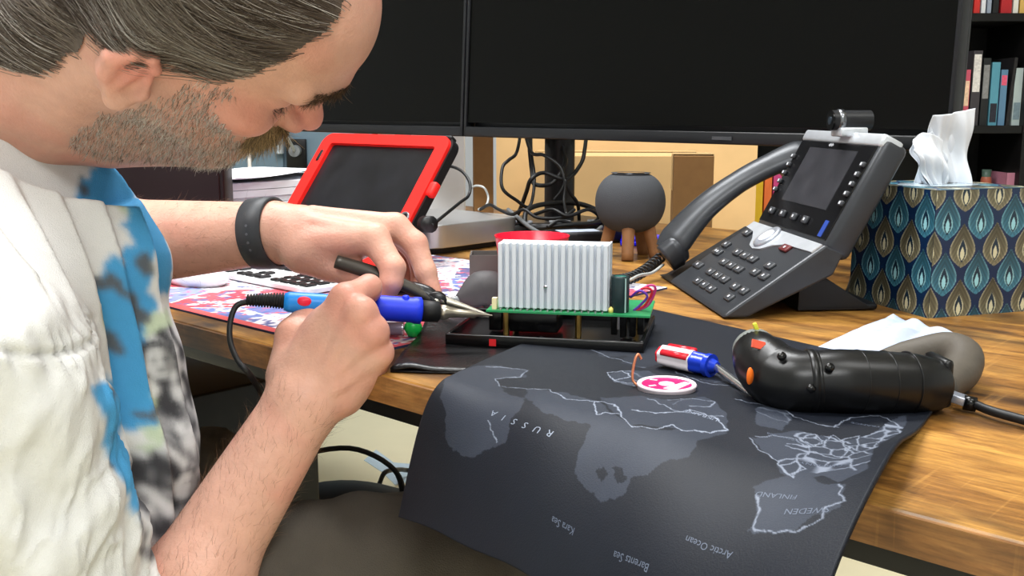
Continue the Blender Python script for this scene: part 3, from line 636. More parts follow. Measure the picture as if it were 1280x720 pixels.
def mat_text(body, s, tt, size, ang, m, name='lettering'):
    V, F = text_mesh(body, size); g = G(); W = []
    for v in V:
        x, y = v.x*math.cos(ang)-v.y*math.sin(ang), v.x*math.sin(ang)+v.y*math.cos(ang)
        s1 = s-x/.36; t1 = tt+y/.46
        e = .004; p = mat_pt([s1], [t1])[0]; a = mat_pt([s1+e], [t1])[0]-p; b = mat_pt([s1], [t1+e])[0]-p
        n = np.cross(b, a); n /= np.linalg.norm(n); n = n if n[2] > -.1 else -n
        if n[2] < 0 and n[1] > 0: n = -n
        W.append(tuple(p+n*.0015))
    g.add(W, F).obj(name, m, t)
for ch, s_, t_ in (('R', .369, .812), ('U', .335, .811), ('S', .299, .806), ('S', .265, .800), ('I', .23, .793), ('A', .196, .785)):
    mat_text(ch, s_, t_-.008, .0098, -.12, inkm, 'letter')
mat_text('FINLAND', .85, .79, .0062, .1, inkd, 'country_name'); mat_text('SWEDEN', .916, .812, .0066, .12, inkd, 'country_name')
mat_text('GERMANY', .886, .68, .006, .05, inkd, 'country_name'); mat_text('UKRAINE', .615, .609, .0065, 0, inkm, 'country_name')
mat_text('FRANCE', .904, .443, .0055, .1, inkd, 'country_name'); mat_text('Barents Sea', .657, .934, .006, 0, inkd, 'sea_name'); mat_text('Kara Sea', .489, .928, .006, 0, inkd, 'sea_name')
mat_text('Arctic Ocean', .786, .887, .006, 0, inkd, 'sea_name'); mat_text('Norwegian Sea', .8, .6, .0055, 0, inkd, 'sea_name')

# black rubber sheet / pouch at the left of the mat
t = thing('leather_pouch', 'flat black leather pouch under the left end of the electronics tray', 'pouch', desk(-.2, .08))
def patch(name, c, nu, nv, f, m, parent, solid=0, smooth=True):
    V = []; 
    for i in range(nu+1):
        for j in range(nv+1):
            a, b = i/nu, j/nv; p = (c[0]*(1-a)+c[1]*a)*(1-b)+(c[3]*(1-a)+c[2]*a)*b; V.append(p+Vector((0, 0, f(a, b))))
    F = [(i*(nv+1)+j, (i+1)*(nv+1)+j, (i+1)*(nv+1)+j+1, i*(nv+1)+j+1) for i in range(nu) for j in range(nv)]
    return G().add(V, F, smooth).obj(name, m, parent, solid=solid)
leather = mat('black_leather', (17, 17, 19), .33, bump=.3, bscale=260)
cq = [on(488, 466), on(625, 470), on(680, 415), on(548, 398)]
patch('flap', cq, 24, 16, lambda a, b: .0028-.0006*a+.010*math.exp(-((b-.75)/.16)**2)*max(0, 1-a*1.9)+.004*math.sin(a*7+b*5)**2*(1-b)*max(0, 1-a*1.9), leather, t, solid=.002)
patch('under_side', cq, 4, 4, lambda a, b: .0012, leather, t, solid=.0015)

# ------------------------------------------------------------------ comic print desk pad
t = thing('comic_desk_pad', 'desk pad printed all over with red, white and blue comic panels, under the keyboard', 'desk pad', desk(-.6, .25))
U0, U1, V0, V1 = -1.05, -.215, .03, .482
nu, nv = 560, 300
ug, vg = np.meshgrid(np.linspace(U0, U1, nu), np.linspace(V0, V1, nv), indexing='ij')
m0, eu, ev = np.array(M0), np.array(EU), np.array(EV)
Pp = m0+ug[..., None]*eu+vg[..., None]*ev+np.array([0, 0, .0022])
seeds = [(random.uniform(U0, U1), random.uniform(V0, V1)) for _ in range(90)]
d1, d2, ix = voro(ug+.012*fbm(ug*40, vg*40, 5), vg, seeds)
pal = np.array([(204, 84, 96), (222, 212, 220), (104, 118, 172), (214, 150, 164), (228, 222, 228), (140, 150, 196), (196, 72, 84), (228, 204, 206), (92, 88, 124), (214, 176, 190)], float)
base = pal[np.array([random.randrange(10) for _ in range(90)])[ix]]
nz1 = fbm(ug*90, vg*90, 21, 3); nz2 = fbm(ug*160, vg*120, 31, 3)
base = np.where((nz1 > .52)[..., None], np.array([226, 224, 228.]), base)
base = np.where((nz2 > .58)[..., None], np.array([198, 92, 108.]), base); base = np.where((nz2 < .30)[..., None], np.array([92, 98, 150.]), base)
base = np.where(((d2-d1) < .0022)[..., None], np.array([238, 238, 240.]), base)
base = np.where((vg < V0+.012)[..., None], np.array([204, 84, 84.]), base)
grid_obj('printed_top', Pp, mat('comic_print', attr='Col', rough=.4, var=.03), t, base)
G().box((U1-U0, V1-V0, .002), deskM((U0+U1)/2, (V0+V1)/2, .0010)).obj('pad_base', mat('navy_rubber', (52, 62, 96), .6), t)

# ------------------------------------------------------------------ keyboard
t = thing('keyboard', 'low white keyboard with black keys beneath the man\'s far forearm', 'keyboard', desk(-.66, .25))
kz = .0035; ku0, ku1, kv0, kv1 = -.925, -.475, .166, .292
G().prism(rr_prism(ku1-ku0, kv1-kv0, .008), deskM((ku0+ku1)/2, (kv0+kv1)/2, kz), .006, bev=.001).obj('case', mat('keyboard_white', (222, 224, 228), .35), t)
keym = mat('key_black', (22, 20, 22), .4); legm = mat('key_legend', (225, 225, 225), .5)
kmesh = None; leg = G()
def key(u, v, w=.0155, d=.0155):
    global kmesh
    if kmesh is None:
        o = G().box((.0155, .0155, .003), Matrix.Identity(4), bev=.0012, seg=1).obj('key', keym, None); kmesh = o.data; bpy.data.objects.remove(o)
    o = bpy.data.objects.new('key', kmesh); COL.objects.link(o); o.parent = t; M = deskM(u, v, kz+.0072)
    o.matrix_local = T(*(-Vector(t.location)))@M@Matrix.Diagonal((w/.0155, d/.0155, 1, 1))
    leg.box((.0035, .004, .0002), deskM(u-.002, v+.002, kz+.0088))
pitch = .0186
for r in range(5):
    for c in range(15):
        if r == 0 and 3 <= c <= 8: 
            if c == 5: key(ku0+.012+c*pitch+.0093, kv0+.014+r*pitch, .105)
            continue
        key(ku0+.012+c*pitch, kv0+.014+r*pitch)
for c in range(15): key(ku0+.012+c*pitch, kv0+.014+5*pitch-.002, .0155, .010)
for c, r in ((0, 0), (1, 0), (2, 0), (1, 1), (0, 3), (1, 3), (2, 3), (0, 4), (1, 4), (2, 4)): key(ku0+.305+c*pitch, kv0+.014+r*pitch)
for c in range(4):
    for r in range(5): key(ku0+.375+c*pitch, kv0+.014+r*pitch)
leg.obj('key_legends', legm, t)
c = on(246, 356); t = thing('computer_mouse', 'small white mouse just left of the keyboard front edge', 'mouse', (c.x, c.y, .752))
G().lathe([(0, .0), (.026, .0), (.03, .006), (.027, .014), (.018, .021), (0, .0245)], T(c.x, c.y, .7525)@RZ(-.7), sx=1.7, n=36).obj('body', mat('white_gloss', (235, 236, 240), .2), t)
G().cyl((c.x-.01, c.y+.008, .776), (c.x-.004, c.y+.002, .776), .003, n=12).obj('scroll_ball', mat('grey_plastic', (130, 134, 138), .5), t)

# pen lying on the pad, green cap
a = on(520, 411, .760); b = on(470, 411, .760)
t = thing('marker_pen', 'grey marker with a round green end lying on the comic pad below the iron', 'pen', (a+b)/2)
G().cyl(b, a+(b-a)*.32, .0062, n=20).obj('barrel', mat('pen_grey', (128, 118, 132), .3, .3), t)
G().cyl(a+(b-a)*.34, a+(b-a)*.30, .0066, n=20).obj('collar', mat('steel', (190, 190, 195), .25, .9), t)
gl = a+(b-a)*.18
G().lathe([(0, -.0085), (.005, -.007), (.0085, 0), (.0075, .004), (.004, .0085), (0, .009)], T(gl.x+.004, gl.y, .7605)).obj('green_cap', mat('green_plastic', (24, 168, 70), .3), t)
# ------------------------------------------------------------------ electronics: black tray and circuit board module
blk = mat('abs_black', (9, 9, 10), .22, var=.05)
MA = math.atan2(-.035, .164)
TM = T(.0335, .9335, .75)@RZ(MA)
TM = T(*((on(560, 437)+on(800, 449))/2))@RZ(MA)@T(0, .062, 0)
t = thing('electronics_tray', 'shallow glossy black enclosure tray carrying the heat sink module', 'tray', TM@Vector((0, 0, 0)))
TW, TD = .172, .122
G().box((TW, TD, .003), TM@T(0, 0, .0055), bev=.001, seg=1).obj('base_plate', blk, t)
def edge_wall(n, sx, sy, x, y): G().box((sx, sy, .012), TM@T(x, y, .008), bev=.0012, seg=2).obj(n, blk, t)
edge_wall('front_wall', TW, .004, 0, -TD/2+.002); edge_wall('rear_wall', TW, .004, 0, TD/2-.002)
edge_wall('side_wall', .004, TD-.008, TW/2-.002, 0); edge_wall('side_wall', .004, TD-.008, -TW/2+.002, 0)
G().box((.006, .0006, .006), TM@T(-.0435, -TD/2-.0005, .008)).obj('red_label', mat('label_red', (206, 34, 40), .4), t)
for x, y in ((-.06, .04), (.07, .04), (.07, -.04)): G().cyl(TM@Vector((x, y, .007)), TM@Vector((x, y, .013)), .004, n=14).obj('screw_boss', blk, t)

BM_ = T(*at(694, 385, .915))@RZ(MA*.9); bz = BM_.translation.z
bo = BM_@Vector((.015, 0, 0)); t = thing('circuit_module', 'green circuit board with a large finned aluminium heat sink on brass standoffs', 'circuit board', (bo.x, bo.y, .757))
pcb = mat('pcb_green', (40, 132, 82), .35, var=.15, vscale=150)
G().box((.144, .075, .0016), BM_@T(.014, .012, 0)).obj('board', pcb, t)
brass = mat('brass', (176, 142, 78), .3, .9); steel = mat('steel', (190, 190, 195), .25, .9)
hs = mat('sink_aluminium', (214, 220, 228), .42, .35, var=.04, vscale=40)
hsk = G().box((.0965, .005, .058), BM_@T(0, .004, .031)).obj('heat_sink', hs, t)
for i in range(16):
    x = -.0465+i*.0062
    G().box((.0040, .020, .058), BM_@T(x, -.0085, .031), bev=.0006, seg=1).obj('fin', hs, hsk)
    if i < 15: G().box((.0024, .015, .058), BM_@T(x+.0031, -.0066, .031)).obj('fin_root', hs, hsk)
G().box((.0016, .022, .058), BM_@T(.0486, .0, .031)).obj('side_plate', hs, hsk)
G().lathe([(0, 0), (.0016, 0), (.0016, -.001)], BM_@T(-.006, -.0186, .022)@RX(PI/2), n=12).obj('screw', steel, hsk)
# underside block, standoffs
G().box((.045, .035, .0195), BM_@T(-.018, .004, -.0106), bev=.002).obj('transformer', blk, t)
for x, y in ((-.043, -.008), (.022, -.008), (-.043, .038), (.07, .038)):
    G().cyl(BM_@Vector((x, y, -.0008)), BM_@Vector((x, y, -.0245)), .0028, n=6, smooth=False).obj('standoff', brass, t)
G().box((.004, .006, .010), BM_@T(-.0515, -.018, .006)).obj('pin_header', mat('ivory_plastic', (226, 214, 170), .5), t)
G().box((.012, .012, .021), BM_@T(-.054, .002, -.0115), bev=.001).obj('relay', blk, t)
# capacitor, connector
cp = BM_@Vector((.0585, -.010, .0008))
cs = mat('capacitor_sleeve', (36, 52, 54), .25, .2)
G().lathe([(0, 0), (.0078, 0), (.0082, .001), (.0082, .0305), (.0076, .0318), (.0055, .0318)], T(*cp), n=28).obj('capacitor', cs, t)
G().lathe([(.0056, .0314), (0, .0314)], T(*cp), n=28).obj('capacitor_top', mat('cap_teal', (70, 150, 140), .3, .5), t)
G().box((.0012, .0008, .03), T(cp.x+.004, cp.y-.0078, cp.z+.0155)).obj('capacitor_stripe', mat('stripe_grey', (150, 180, 176), .4), t)
G().box((.009, .012, .028), BM_@T(.0525, .010, .0148), bev=.0006, seg=1).obj('usb_connector', mat('tinplate', (150, 146, 138), .32, .85), t)
G().box((.006, .004, .016), BM_@T(.052, -.0035, .012), bev=.0008, seg=1).obj('regulator', mat('grey_metal', (120, 122, 126), .35, 1), t)
for x, h in ((.054, .019), (.062, .021), (.07, .02), (.077, .018)): G().box((.0055, .008, h), BM_@T(x, -.008, -h/2-.001), bev=.0006, seg=1).obj('terminal_block', blk, t)
G().cyl(BM_@Vector((.058, -.0145, -.003)), BM_@Vector((.058, -.0145, -.014)), .0014, n=8).obj('terminal_screw', steel, t)
q = BM_@Vector((.072, -.012, .0005))
G().lathe([(0, 0), (.0022, 0), (.0022, .004), (0, .0058)], T(*(q+Vector((-.021, 0, 0)))), n=14).obj('yellow_led', mat('led_yellow', (222, 206, 110), .25), t)
for nm, c, o in (('purple_wire', (106, 60, 170), 0), ('red_wire', (210, 40, 60), .004), ('magenta_wire', (196, 60, 130), .007)):
    G().tube([q+Vector((o*.4, .01, 0)), q+Vector((.006+o, .008, .006)), q+Vector((.011+o, .004, .014+o)), q+Vector((.004+o, .004, .019+o*.6)), q+Vector((-.003, .010, .012))], .0011).obj(nm, mat(nm, c, .4), t)
g = G()
for k in range(16): g.cyl(BM_@Vector((-.0455+k*.006, -.0220, .0008)), BM_@Vector((-.0455+k*.006, -.0220, .0022)), .0011, n=6)
g.obj('solder_joints', steel, t)

# small things around the module
c = at(665, 294, 1.08); t = thing('red_bowl', 'round red plastic bowl whose rim shows above the heat sink', 'bowl', (c.x, c.y, .75))
G().lathe([(0, .001), (.022, .001), (.03, .012), (.0385, c.z-.752), (.0395, c.z-.75), (.0375, c.z-.7505), (.029, .014), (.021, .004), (0, .004)], T(c.x, c.y, .75), n=48).obj('bowl_body', mat('red_plastic', (214, 22, 46), .25), t)
c = on(612, 372); t = thing('plastic_cup', 'small smoky grey plastic box left of the heat sink', 'box', (c.x, c.y, .752))
gp = mat('smoky_plastic', (92, 88, 86), .3, var=.05)
M = T(c.x, c.y+.02, .7522)
for s in (-1, 1):
    G().box((.002, .04, .045), M@T(s*.021, 0, .0225)).obj('side', gp, t); G().box((.04, .002, .045), M@T(0, s*.019, .0225)).obj('side', gp, t)
G().box((.04, .036, .002), M@T(0, 0, .0012)).obj('base', gp, t)
c = on(600, 386, .7525); t = thing('rubber_bulb', 'dark grey rubber blower bulb lying behind the plier jaws', 'blower bulb', c)
G().tube([c+Vector((-.022, -.006, .010)), c+Vector((-.012, -.002, .014)), c+Vector((0, .004, .0195)), c+Vector((.012, .008, .0195)), c+Vector((.022, .010, .014)), c+Vector((.026, .012, .012))], [.006, .013, .019, .0185, .013, .004], n=24).obj('bulb', mat('bulb_grey', (66, 64, 66), .6, bump=.05), t)
G().cyl(c+Vector((-.021, -.006, .0105)), c+Vector((-.05, -.018, .0075)), .005, .0025, n=14).obj('nozzle', mat('clear_plastic', (120, 124, 126), .15), t)

# ------------------------------------------------------------------ desk phone
PO = Vector((.212, 1.01, .755)); PWv = Vector((-.098, .995, 0)).normalized(); ph = Vector((.995, .098, 0)).normalized()
A1 = ph*.0983+Vector((0, 0, .0686)); A2 = ph*.056+Vector((0, 0, .107)); P2 = PO+A1
F1 = frame(PO, A1, PWv); F2 = frame(P2, A2, PWv)      # x up the slope, y away from the viewer, z: x cross y
z1 = (F1@Vector((0, 0, 1))-F1@Vector((0, 0, 0)))
sgn = 1 if z1.z > 0 else -1
t = thing('desk_phone', 'grey office desk phone with screen, camera and handset, beside the tissue box', 'phone', (PO.x+.08, PO.y+.1, .75))
phm = mat('phone_charcoal', (56, 58, 62), .33, .25, var=.05, bump=.03, bscale=900); phd = mat('phone_dark', (24, 25, 28), .4, var=.05)
L1, L2 = A1.length, A2.length
def bx1(n, a0, a1, b0, b1, z0, z1_, m, bev=0, seg=2, F=F1): return G().box((a1-a0, b1-b0, z1_-z0), F@T((a0+a1)/2, (b0+b1)/2, sgn*(z0+z1_)/2), bev=bev, seg=seg).obj(n, m, t)
PF = [(-.003, -.003), (0, .001), (.0983, .0686), (.118, .060), (.108, .038), (.079, .024), (.022, -.003)]
G().prism(PF, frame(PO, ph, Vector((0, 0, 1))), -.215, bev=.0025).obj('keypad_body', phm, t)
G().prism([(x+.008*(k in (1, 2)), z-.011*(k in (2, 3))-.002*(k == 1)) for k, (x, z) in enumerate(PF)], frame(PO+PWv*.2155, ph, Vector((0, 0, 1))), -.057, bev=.002).obj('cradle_base', phd, t)

bx1('screen_housing', -.006, L2, 0, .209, -.030, 0, phm, .008, 3, F2)
bx1('screen_glass', .004, L2-.012, .006, .203, -.002, .0008, mat('phone_glass', (20, 20, 22), .18, var=.3, vscale=30), .0006, 1, F2)
bx1('display', .034, L2-.02, .040, .168, 0, .0013, mat('display_grey', (52, 52, 56), .22, var=.35, vscale=26), 0, 1, F2)
bx1('top_band', L2-.012, L2+.002, .002, .207, -.022, .0015, mat('silver_plastic', (206, 210, 216), .28, .5), .003, 2, F2)
# silver band with the round navigation pad
silver = MATS['silver_plastic']
poly = [(.105, .003), (.118, .003), (.119, .212), (.108, .212), (.105, .180), (.096, .160), (.086, .145), (.083, .128), (.086, .110), (.096, .094), (.103, .070)]
Mz = F1@T(0, 0, -.001 if sgn < 0 else 0)
G().prism(poly, F1@T(0, 0, sgn*.0002), sgn*.0016).obj('silver_band', silver, t)
G().lathe([(0, .0), (.0165, 0), (.0175, sgn*.001), (.0165, sgn*.003), (.0125, sgn*.0034), (.0115, sgn*.0028), (0, sgn*.0026)], F1@T(.1035, .127, sgn*.0016), n=40).obj('navigation_ring', mat('nav_silver', (176, 180, 190), .3, .6), t)
G().lathe([(0, 0), (.010, 0), (.0095, sgn*.0015), (0, sgn*.002)], F1@T(.1035, .127, sgn*.0042), n=32).obj('select_button', mat('select_white', (224, 228, 236), .3), t)
def pkey(a, b, F=F1, w=.0095, h=.020, m=None, name='phone_key', zz=.0):
    G().box((w, h, .0035), F@T(a, b, sgn*(zz+.0017)), bev=.0012, seg=2).obj(name, m or keyp, t)
    g = G(); g.box((.003, .0035, .0002), F@T(a, b, sgn*(zz+.0035+.0001))); g.obj('key_mark', silvm, bpy.data.objects[t.name].children[-1])
keyp = mat('phone_key_grey', (58, 60, 64), .35); silvm = mat('mark_pale', (205, 208, 214), .4)
for r, a in enumerate((.0706, .0518, .0330, .0153)):
    for c_ in range(3): pkey(a, [.0945, .120, .1465][c_]-.0008*r, h=.0205)
for a, b in ((.0741, .205), (.0603, .2188), (.0601, .1918), (.0332, .197), (.0714, .0424), (.0572, .0524), (.0571, .0254), (.0314, .0513), (.032, .0243), (.0177, .034), (.100, .188)):
    pkey(a, min(b, .199) if b > .2 else b, h=.018 if b != .197 else .026)
pkey(.0985, .0600, m=mat('hold_red', (92, 34, 36), .4))
for k in range(5):
    u = k/4; pkey(.044+.043*u, .199, F2, .0055, .009, name='line_button', zz=.001); pkey(.044+.043*u, .0105, F2, .0055, .009, name='line_button', zz=.001)
for b in (.174, .139, .1045, .072): pkey(.0185, b, F2, .008, .013, name='soft_key', zz=.001)
bx1('blue_sticker', .006, .024, .018, .027, .0008, .0014, mat('sticker_blue', (44, 70, 150), .4), 0, 1, F2)
g = G()
for k, h in enumerate((.002, .004, .002, .004, .002)): g.box((h, .0012, .0003), F2@T(.1055, .109+k*.0026, sgn*.0011))
g.obj('emblem_bars', silvm, t)
# handset on the far side, arching above the cradle
def ploc(tt, w_, z): p = PO+ph*tt+PWv*w_; return Vector((p.x, p.y, z))
hp = [ploc(.001, .244, .785), ploc(.012, .244, .801), ploc(.045, .244, .838), ploc(.085, .244, .868), ploc(.125, .244, .889), ploc(.16, .244, .901), ploc(.178, .244, .898)]
G().tube(hp, [.012, .0145, .0115, .0100, .0105, .0135, .012], n=24, sub=10, flat=1.6).obj('handset', phm, t)
G().tube([ploc(-.001, .244, .776), ploc(.012, .244, .786), ploc(.022, .244, .790)], [.017, .019, .014], n=24, flat=1.25).obj('handset_mouthpiece', phm, t)
G().tube([ploc(.15, .244, .872), ploc(.160, .244, .884), ploc(.172, .244, .896)], [.017, .018, .014], n=24, flat=1.25).obj('handset_earpiece', phm, t)
# foot
G().prism([(0, 0), (.075, 0), (.075, .004), (.01, .045), (0, .045)], frame(ploc(.085, .03, .752), ph, Vector((0, 0, 1))), -.14, bev=.001).obj('support_foot', phd, t)
G().box((.085, .17, .007), frame(ploc(.128, .115, .7545), ph, PWv), bev=.003).obj('foot_plate', phd, t)
# camera
cc = P2+A2*1.0+Vector((0, 0, .0125)); cl = frame(cc, ph, PWv)
cy = cl@Vector((0, .088, .001))
G().cyl(cy-ph*.020, cy+ph*.022, .0105, n=32).obj('camera_barrel', phd, t)
ct = cy-ph*.0205
G().lathe([(.0105, 0), (.0118, .001), (.0118, .006), (.0105, .0065)], frame(ct+ph*.006, PWv, Vector((0, 0, 1))), n=32).obj('camera_ring', mat('cam_steel', (120, 122, 126), .25, .9), t)
G().cyl(ct-ph*.0012, ct+ph*.001, .0102, n=28).obj('camera_face', blk, t)
G().cyl(ct-ph*.0018, ct-ph*.0008, .0042, n=24).obj('camera_lens', mat('lens_glint', (70, 80, 90), .05, .5), t)
G().box((.03, .028, .010), cl@T(0, .088, -.011), bev=.002).obj('camera_mount', silver, t)
# coiled cord from handset base to the left
a, b = at(826, 327, 1.27), at(750, 322, 1.14); a.z = .776; b.z = .77
def coil(A, B, R, r, turns, n=10):
    d = (B-A).normalized(); u = d.orthogonal().normalized(); v = d.cross(u); P = []
    for k in range(turns*n+1):
        q_ = k/(turns*n); an = 2*PI*k/n; P.append(A.lerp(B, q_)+Vector((0, 0, -.012*math.sin(PI*q_)))+u*R*math.cos(an)+v*R*math.sin(an))
    return P
tag(G().tube(coil(a, b, .0058, .0016, 19), .0017, n=6, sub=1).obj('handset_cord', cabm), 'black coiled handset cord running from the desk phone behind the heat sink', 'cord')
tag(G().tube([at(829, 331, 1.25), at(815, 341, 1.2), at(800, 344, 1.16), at(788, 350, 1.12)], .0018).obj('cable', mat('pale_cable', (170, 172, 170), .4)), 'thin pale cable just under the coiled handset cord', 'cable')
tag(G().tube([ploc(.12, .15, .7525), ploc(.16, .1, .7525), on(1075, 336, .7525), on(1110, 345, .7525)+EV*.1, on(1180, 360, .7525)+EV*.15], .002).obj('phone_line', cabm), 'thin black cable running from behind the desk phone to the tissue box', 'cable')

# ------------------------------------------------------------------ tissue box
tc0 = on(1160, 398); rv = Vector((.95, .31, 0)).normalized(); lv = Vector((-rv.y, rv.x, 0)); BWd, BDp, BHt = .122, .128, .1275
t = thing('tissue_box', 'cube tissue box printed with navy, teal and olive teardrops, white tissue pulled up', 'tissue box', tc0+rv*BWd/2+lv*BDp/2)
def drops(X, Z, ox):
    """ogee teardrop print; X, Z in metres"""
    c = np.zeros(X.shape+(3,))+np.array([14, 40, 74.])
    cw, chh = .0405, .0560
    for kind, (dx, dz) in enumerate(((0, 0), (.5, .5))):
        a = (X-ox)/cw+dx; b = Z/chh+dz
        lx = (a-np.floor(a)-.5)*cw; lz = (b-np.floor(b)-.5)*chh
        e = np.clip((lz+.0225)/.045, 0, 1)      # 0 bottom, 1 top
        wdt = .0150*np.clip(np.sin(PI*e**.80), 0, 1)**1.12*(1+.10*np.cos(e*PI))
        q = np.abs(lx)/np.maximum(wdt, 1e-5); ins = (q < 1)&(np.abs(lz) < .0225)
        basec = np.array([116, 112, 90.]) if kind == 0 else np.array([58, 116, 138.])
        hi = np.array([206, 202, 168.]) if kind == 0 else np.array([150, 205, 215.])
        k = np.clip((q-.80)/.2, 0, 1)[..., None]*.6; sh = (.55+.45*np.clip(1-e, 0, 1))[..., None]
        cc_ = basec*sh*(1-k)+hi*k
        cc_ = cc_*(1+.12*np.sin(lx*6000)[..., None]*0+.1*np.sin((np.abs(lx)*1400+lz*900))[..., None])
        # inner drop
        e2 = np.clip((lz+.017)/.024, 0, 1); w2 = .0062*np.clip(np.sin(PI*e2**.8), 0, 1); q2 = np.abs(lx)/np.maximum(w2, 1e-5)
        in2 = (q2 < 1)&(lz > -.017)&(lz < .007)
        cc_ = np.where(in2[..., None], np.array([20, 44, 62.]), cc_)
        cc_ = np.where((in2&(q2 > .74))[..., None], hi*.9, cc_)
        e3 = np.clip((lz+.015)/.014, 0, 1); w3 = .0026*np.clip(np.sin(PI*e3**.8), 0, 1)
        in3 = (np.abs(lx) < w3)&(lz > -.015)&(lz < -.001)
        cc_ = np.where(in3[..., None], hi, cc_)
        c = np.where(ins[..., None], cc_, c)
    return c
boxm = mat('tissue_print', attr='Col', rough=.32, var=.02, spec=.5)
def face(o, a, b, na, nb, wa, wb, name, ox, oz=0, flip=False):
    A, B = np.meshgrid(np.linspace(0, wa, na), np.linspace(0, wb, nb), indexing='ij')
    P = np.array(o)+A[..., None]*np.array(a)+B[..., None]*np.array(b)
    return grid_obj(name, P, boxm, t, drops(A, B+oz, ox))
up3 = Vector((0, 0, 1))
G().box((BWd-.001, BDp-.001, BHt-.001), frame(tc0+rv*BWd/2+lv*BDp/2+up3*(BHt/2+.0005), rv, lv), bev=.0006, seg=1).obj('card_core', mat('navy_card', (14, 40, 74), .4), t)
face(tc0-lv*.0003, rv, up3, 190, 190, BWd, BHt, 'printed_side', .0155, .012)
face(tc0-rv*.0003, lv, up3, 190, 190, BDp, BHt, 'printed_side', .0130, .010)
face(tc0+rv*(BWd+.0003), lv, up3, 100, 100, BDp, BHt, 'printed_side', .0130, .010)
face(tc0+lv*(BDp+.0003), rv, up3, 100, 100, BWd, BHt, 'printed_side', .0155, .012)
face(tc0+up3*(BHt+.0003), rv, lv, 150, 150, BWd, BDp, 'printed_top', .0155, .006)
ctop = tc0+rv*.052+lv*.060+up3*(BHt+.0008)
G().lathe([(.036, 0), (.030, .0004), (.022, .0010), (.0, .0010)], frame(ctop, rv, lv), n=40, sx=1.3, sy=.8).obj('film_window', mat('clear_film', (190, 205, 215), .12, alpha=1), t)
G().lathe([(.0, .0014), (.020, .0014)], frame(ctop, rv, lv), n=32, sx=1.3, sy=.22).obj('slot', blk, t)
tis = mat('tissue_paper', (222, 227, 234), .9, var=.01, sss=0, bump=.1, bscale=120)
def tsheet(bot, top, dep, seed, n=54, m_=44):
    '''a hanging-up sheet: bottom line (pinched in the slot) to top line, both as lists of (x, z); dep = depth offset'''
    a = np.linspace(0, 1, n)[:, None]; b = np.linspace(0, 1, m_)[None, :]
    bx_ = np.interp(a, np.linspace(0, 1, len(bot)), [q[0] for q in bot]); bz_ = np.interp(a, np.linspace(0, 1, len(bot)), [q[1] for q in bot])
    tx_ = np.interp(a, np.linspace(0, 1, len(top)), [q[0] for q in top]); tz_ = np.interp(a, np.linspace(0, 1, len(top)), [q[1] for q in top])
    e = b**.75; x = bx_+(tx_-bx_)*e; z = bz_+(tz_-bz_)*b
    y = dep+.0045*np.sin(a*11+seed)*(1-.5*b)+.0030*np.sin(a*23+seed*3+b*4)*(1-.6*b)+.006*np.sin(b*3.1+seed)*b+.0025*np.sin(b*9+a*4+seed)
    P = np.array(ctop)+x[..., None]*np.array(rv)+y[..., None]*np.array(lv)+z[..., None]*np.array([0, 0, 1])
    o = grid_obj('tissue', P, tis, t, np.zeros((n, m_, 3))+240); md = o.modifiers.new('s', 'SOLIDIFY'); md.thickness = .0004
TS0 = -.016
tsheet([(-.020, 0), (.034, 0)], [(-.018, .071), (.002, .073), (.034, .0785)], -.004, .6)
tsheet([(-.018, 0), (.033, 0)], [(-.014, .060), (.030, .070)], .009, 2.2)
tsheet([(-.026, 0), (-.002, 0)], [(-.043, .036), (-.040, .047), (-.030, .054), (-.018, .052), (-.006, .046)], -.014, 4.0)
tsheet([(-.024, 0), (.006, 0)], [(-.038, .034), (-.030, .047), (-.014, .055), (.006, .030)], -.006, 5.1)
# ------------------------------------------------------------------ black hand tool, plastic bag, screwdriver, solder wick
tool = mat('tool_black', (13, 13, 14), .32, var=.05, bump=.03, bscale=1200)
c = on(1010, 505); t = thing('heat_tool', 'black pistol-shaped hand tool with grey nose and orange button, lying on the mat', 'power tool', (c.x, c.y, .753))
hp = [at(943, 437, .725), at(953, 453, .708), at(971, 470, .694), at(996, 478, .684), at(1024, 477, .682)]
G().tube(hp, [.0158, .0205, .0225, .0222, .0215], n=36, sub=12).obj('head', tool, t)
n0 = hp[0]; nd = (hp[0]-hp[1]).normalized()
G().cyl(n0-nd*.003, n0+nd*.004, .0166, .0150, n=32).obj('nose_ring', mat('nose_grey', (112, 116, 112), .45), t)
G().cyl(n0+nd*.004, n0+nd*.0065, .0135, .011, n=32).obj('nozzle_face', mat('nozzle_dark', (46, 48, 48), .4), t)
e = n0+nd*.002+Vector((0, -.004, .0165)); G().box((.003, .003, .006), T(*e)@RY(-.4), bev=.0006).obj('yellow_tab', mat('tab_yellow', (208, 206, 60), .4), t)
bpn = [at(1012, 477, .682), at(1050, 477, .681), at(1100, 479, .684), at(1140, 480, .688), at(1168, 481, .695)]
G().tube(bpn, [.0205, .0220, .0220, .0210, .0180], n=36, sub=10).obj('body', tool, t)
for f_ in (.35, .52, .70):
    i = f_*(len(bpn)-1); k = int(i); p = bpn[k].lerp(bpn[k+1], i-k); d = (bpn[k+1]-bpn[k]).normalized()
    G().lathe([(.0212, -.0004), (.0224, -.0003), (.0224, .0003), (.0212, .0004)], frame(p, d.cross(Vector((0, 0, 1))), d.cross(d.cross(Vector((0, 0, 1))))), n=36).obj('seam_ridge', tool, t)
p = bpn[0]; d = (bpn[1]-bpn[0]).normalized(); G().lathe([(.0205, -.003), (.0222, -.002), (.0222, .002), (.0205, .003)], frame(p, d.cross(Vector((0, 0, 1))), d.cross(d.cross(Vector((0, 0, 1))))), n=36).obj('collar', tool, t)
def onsurf(px, py, d0): return at(px, py, d0)
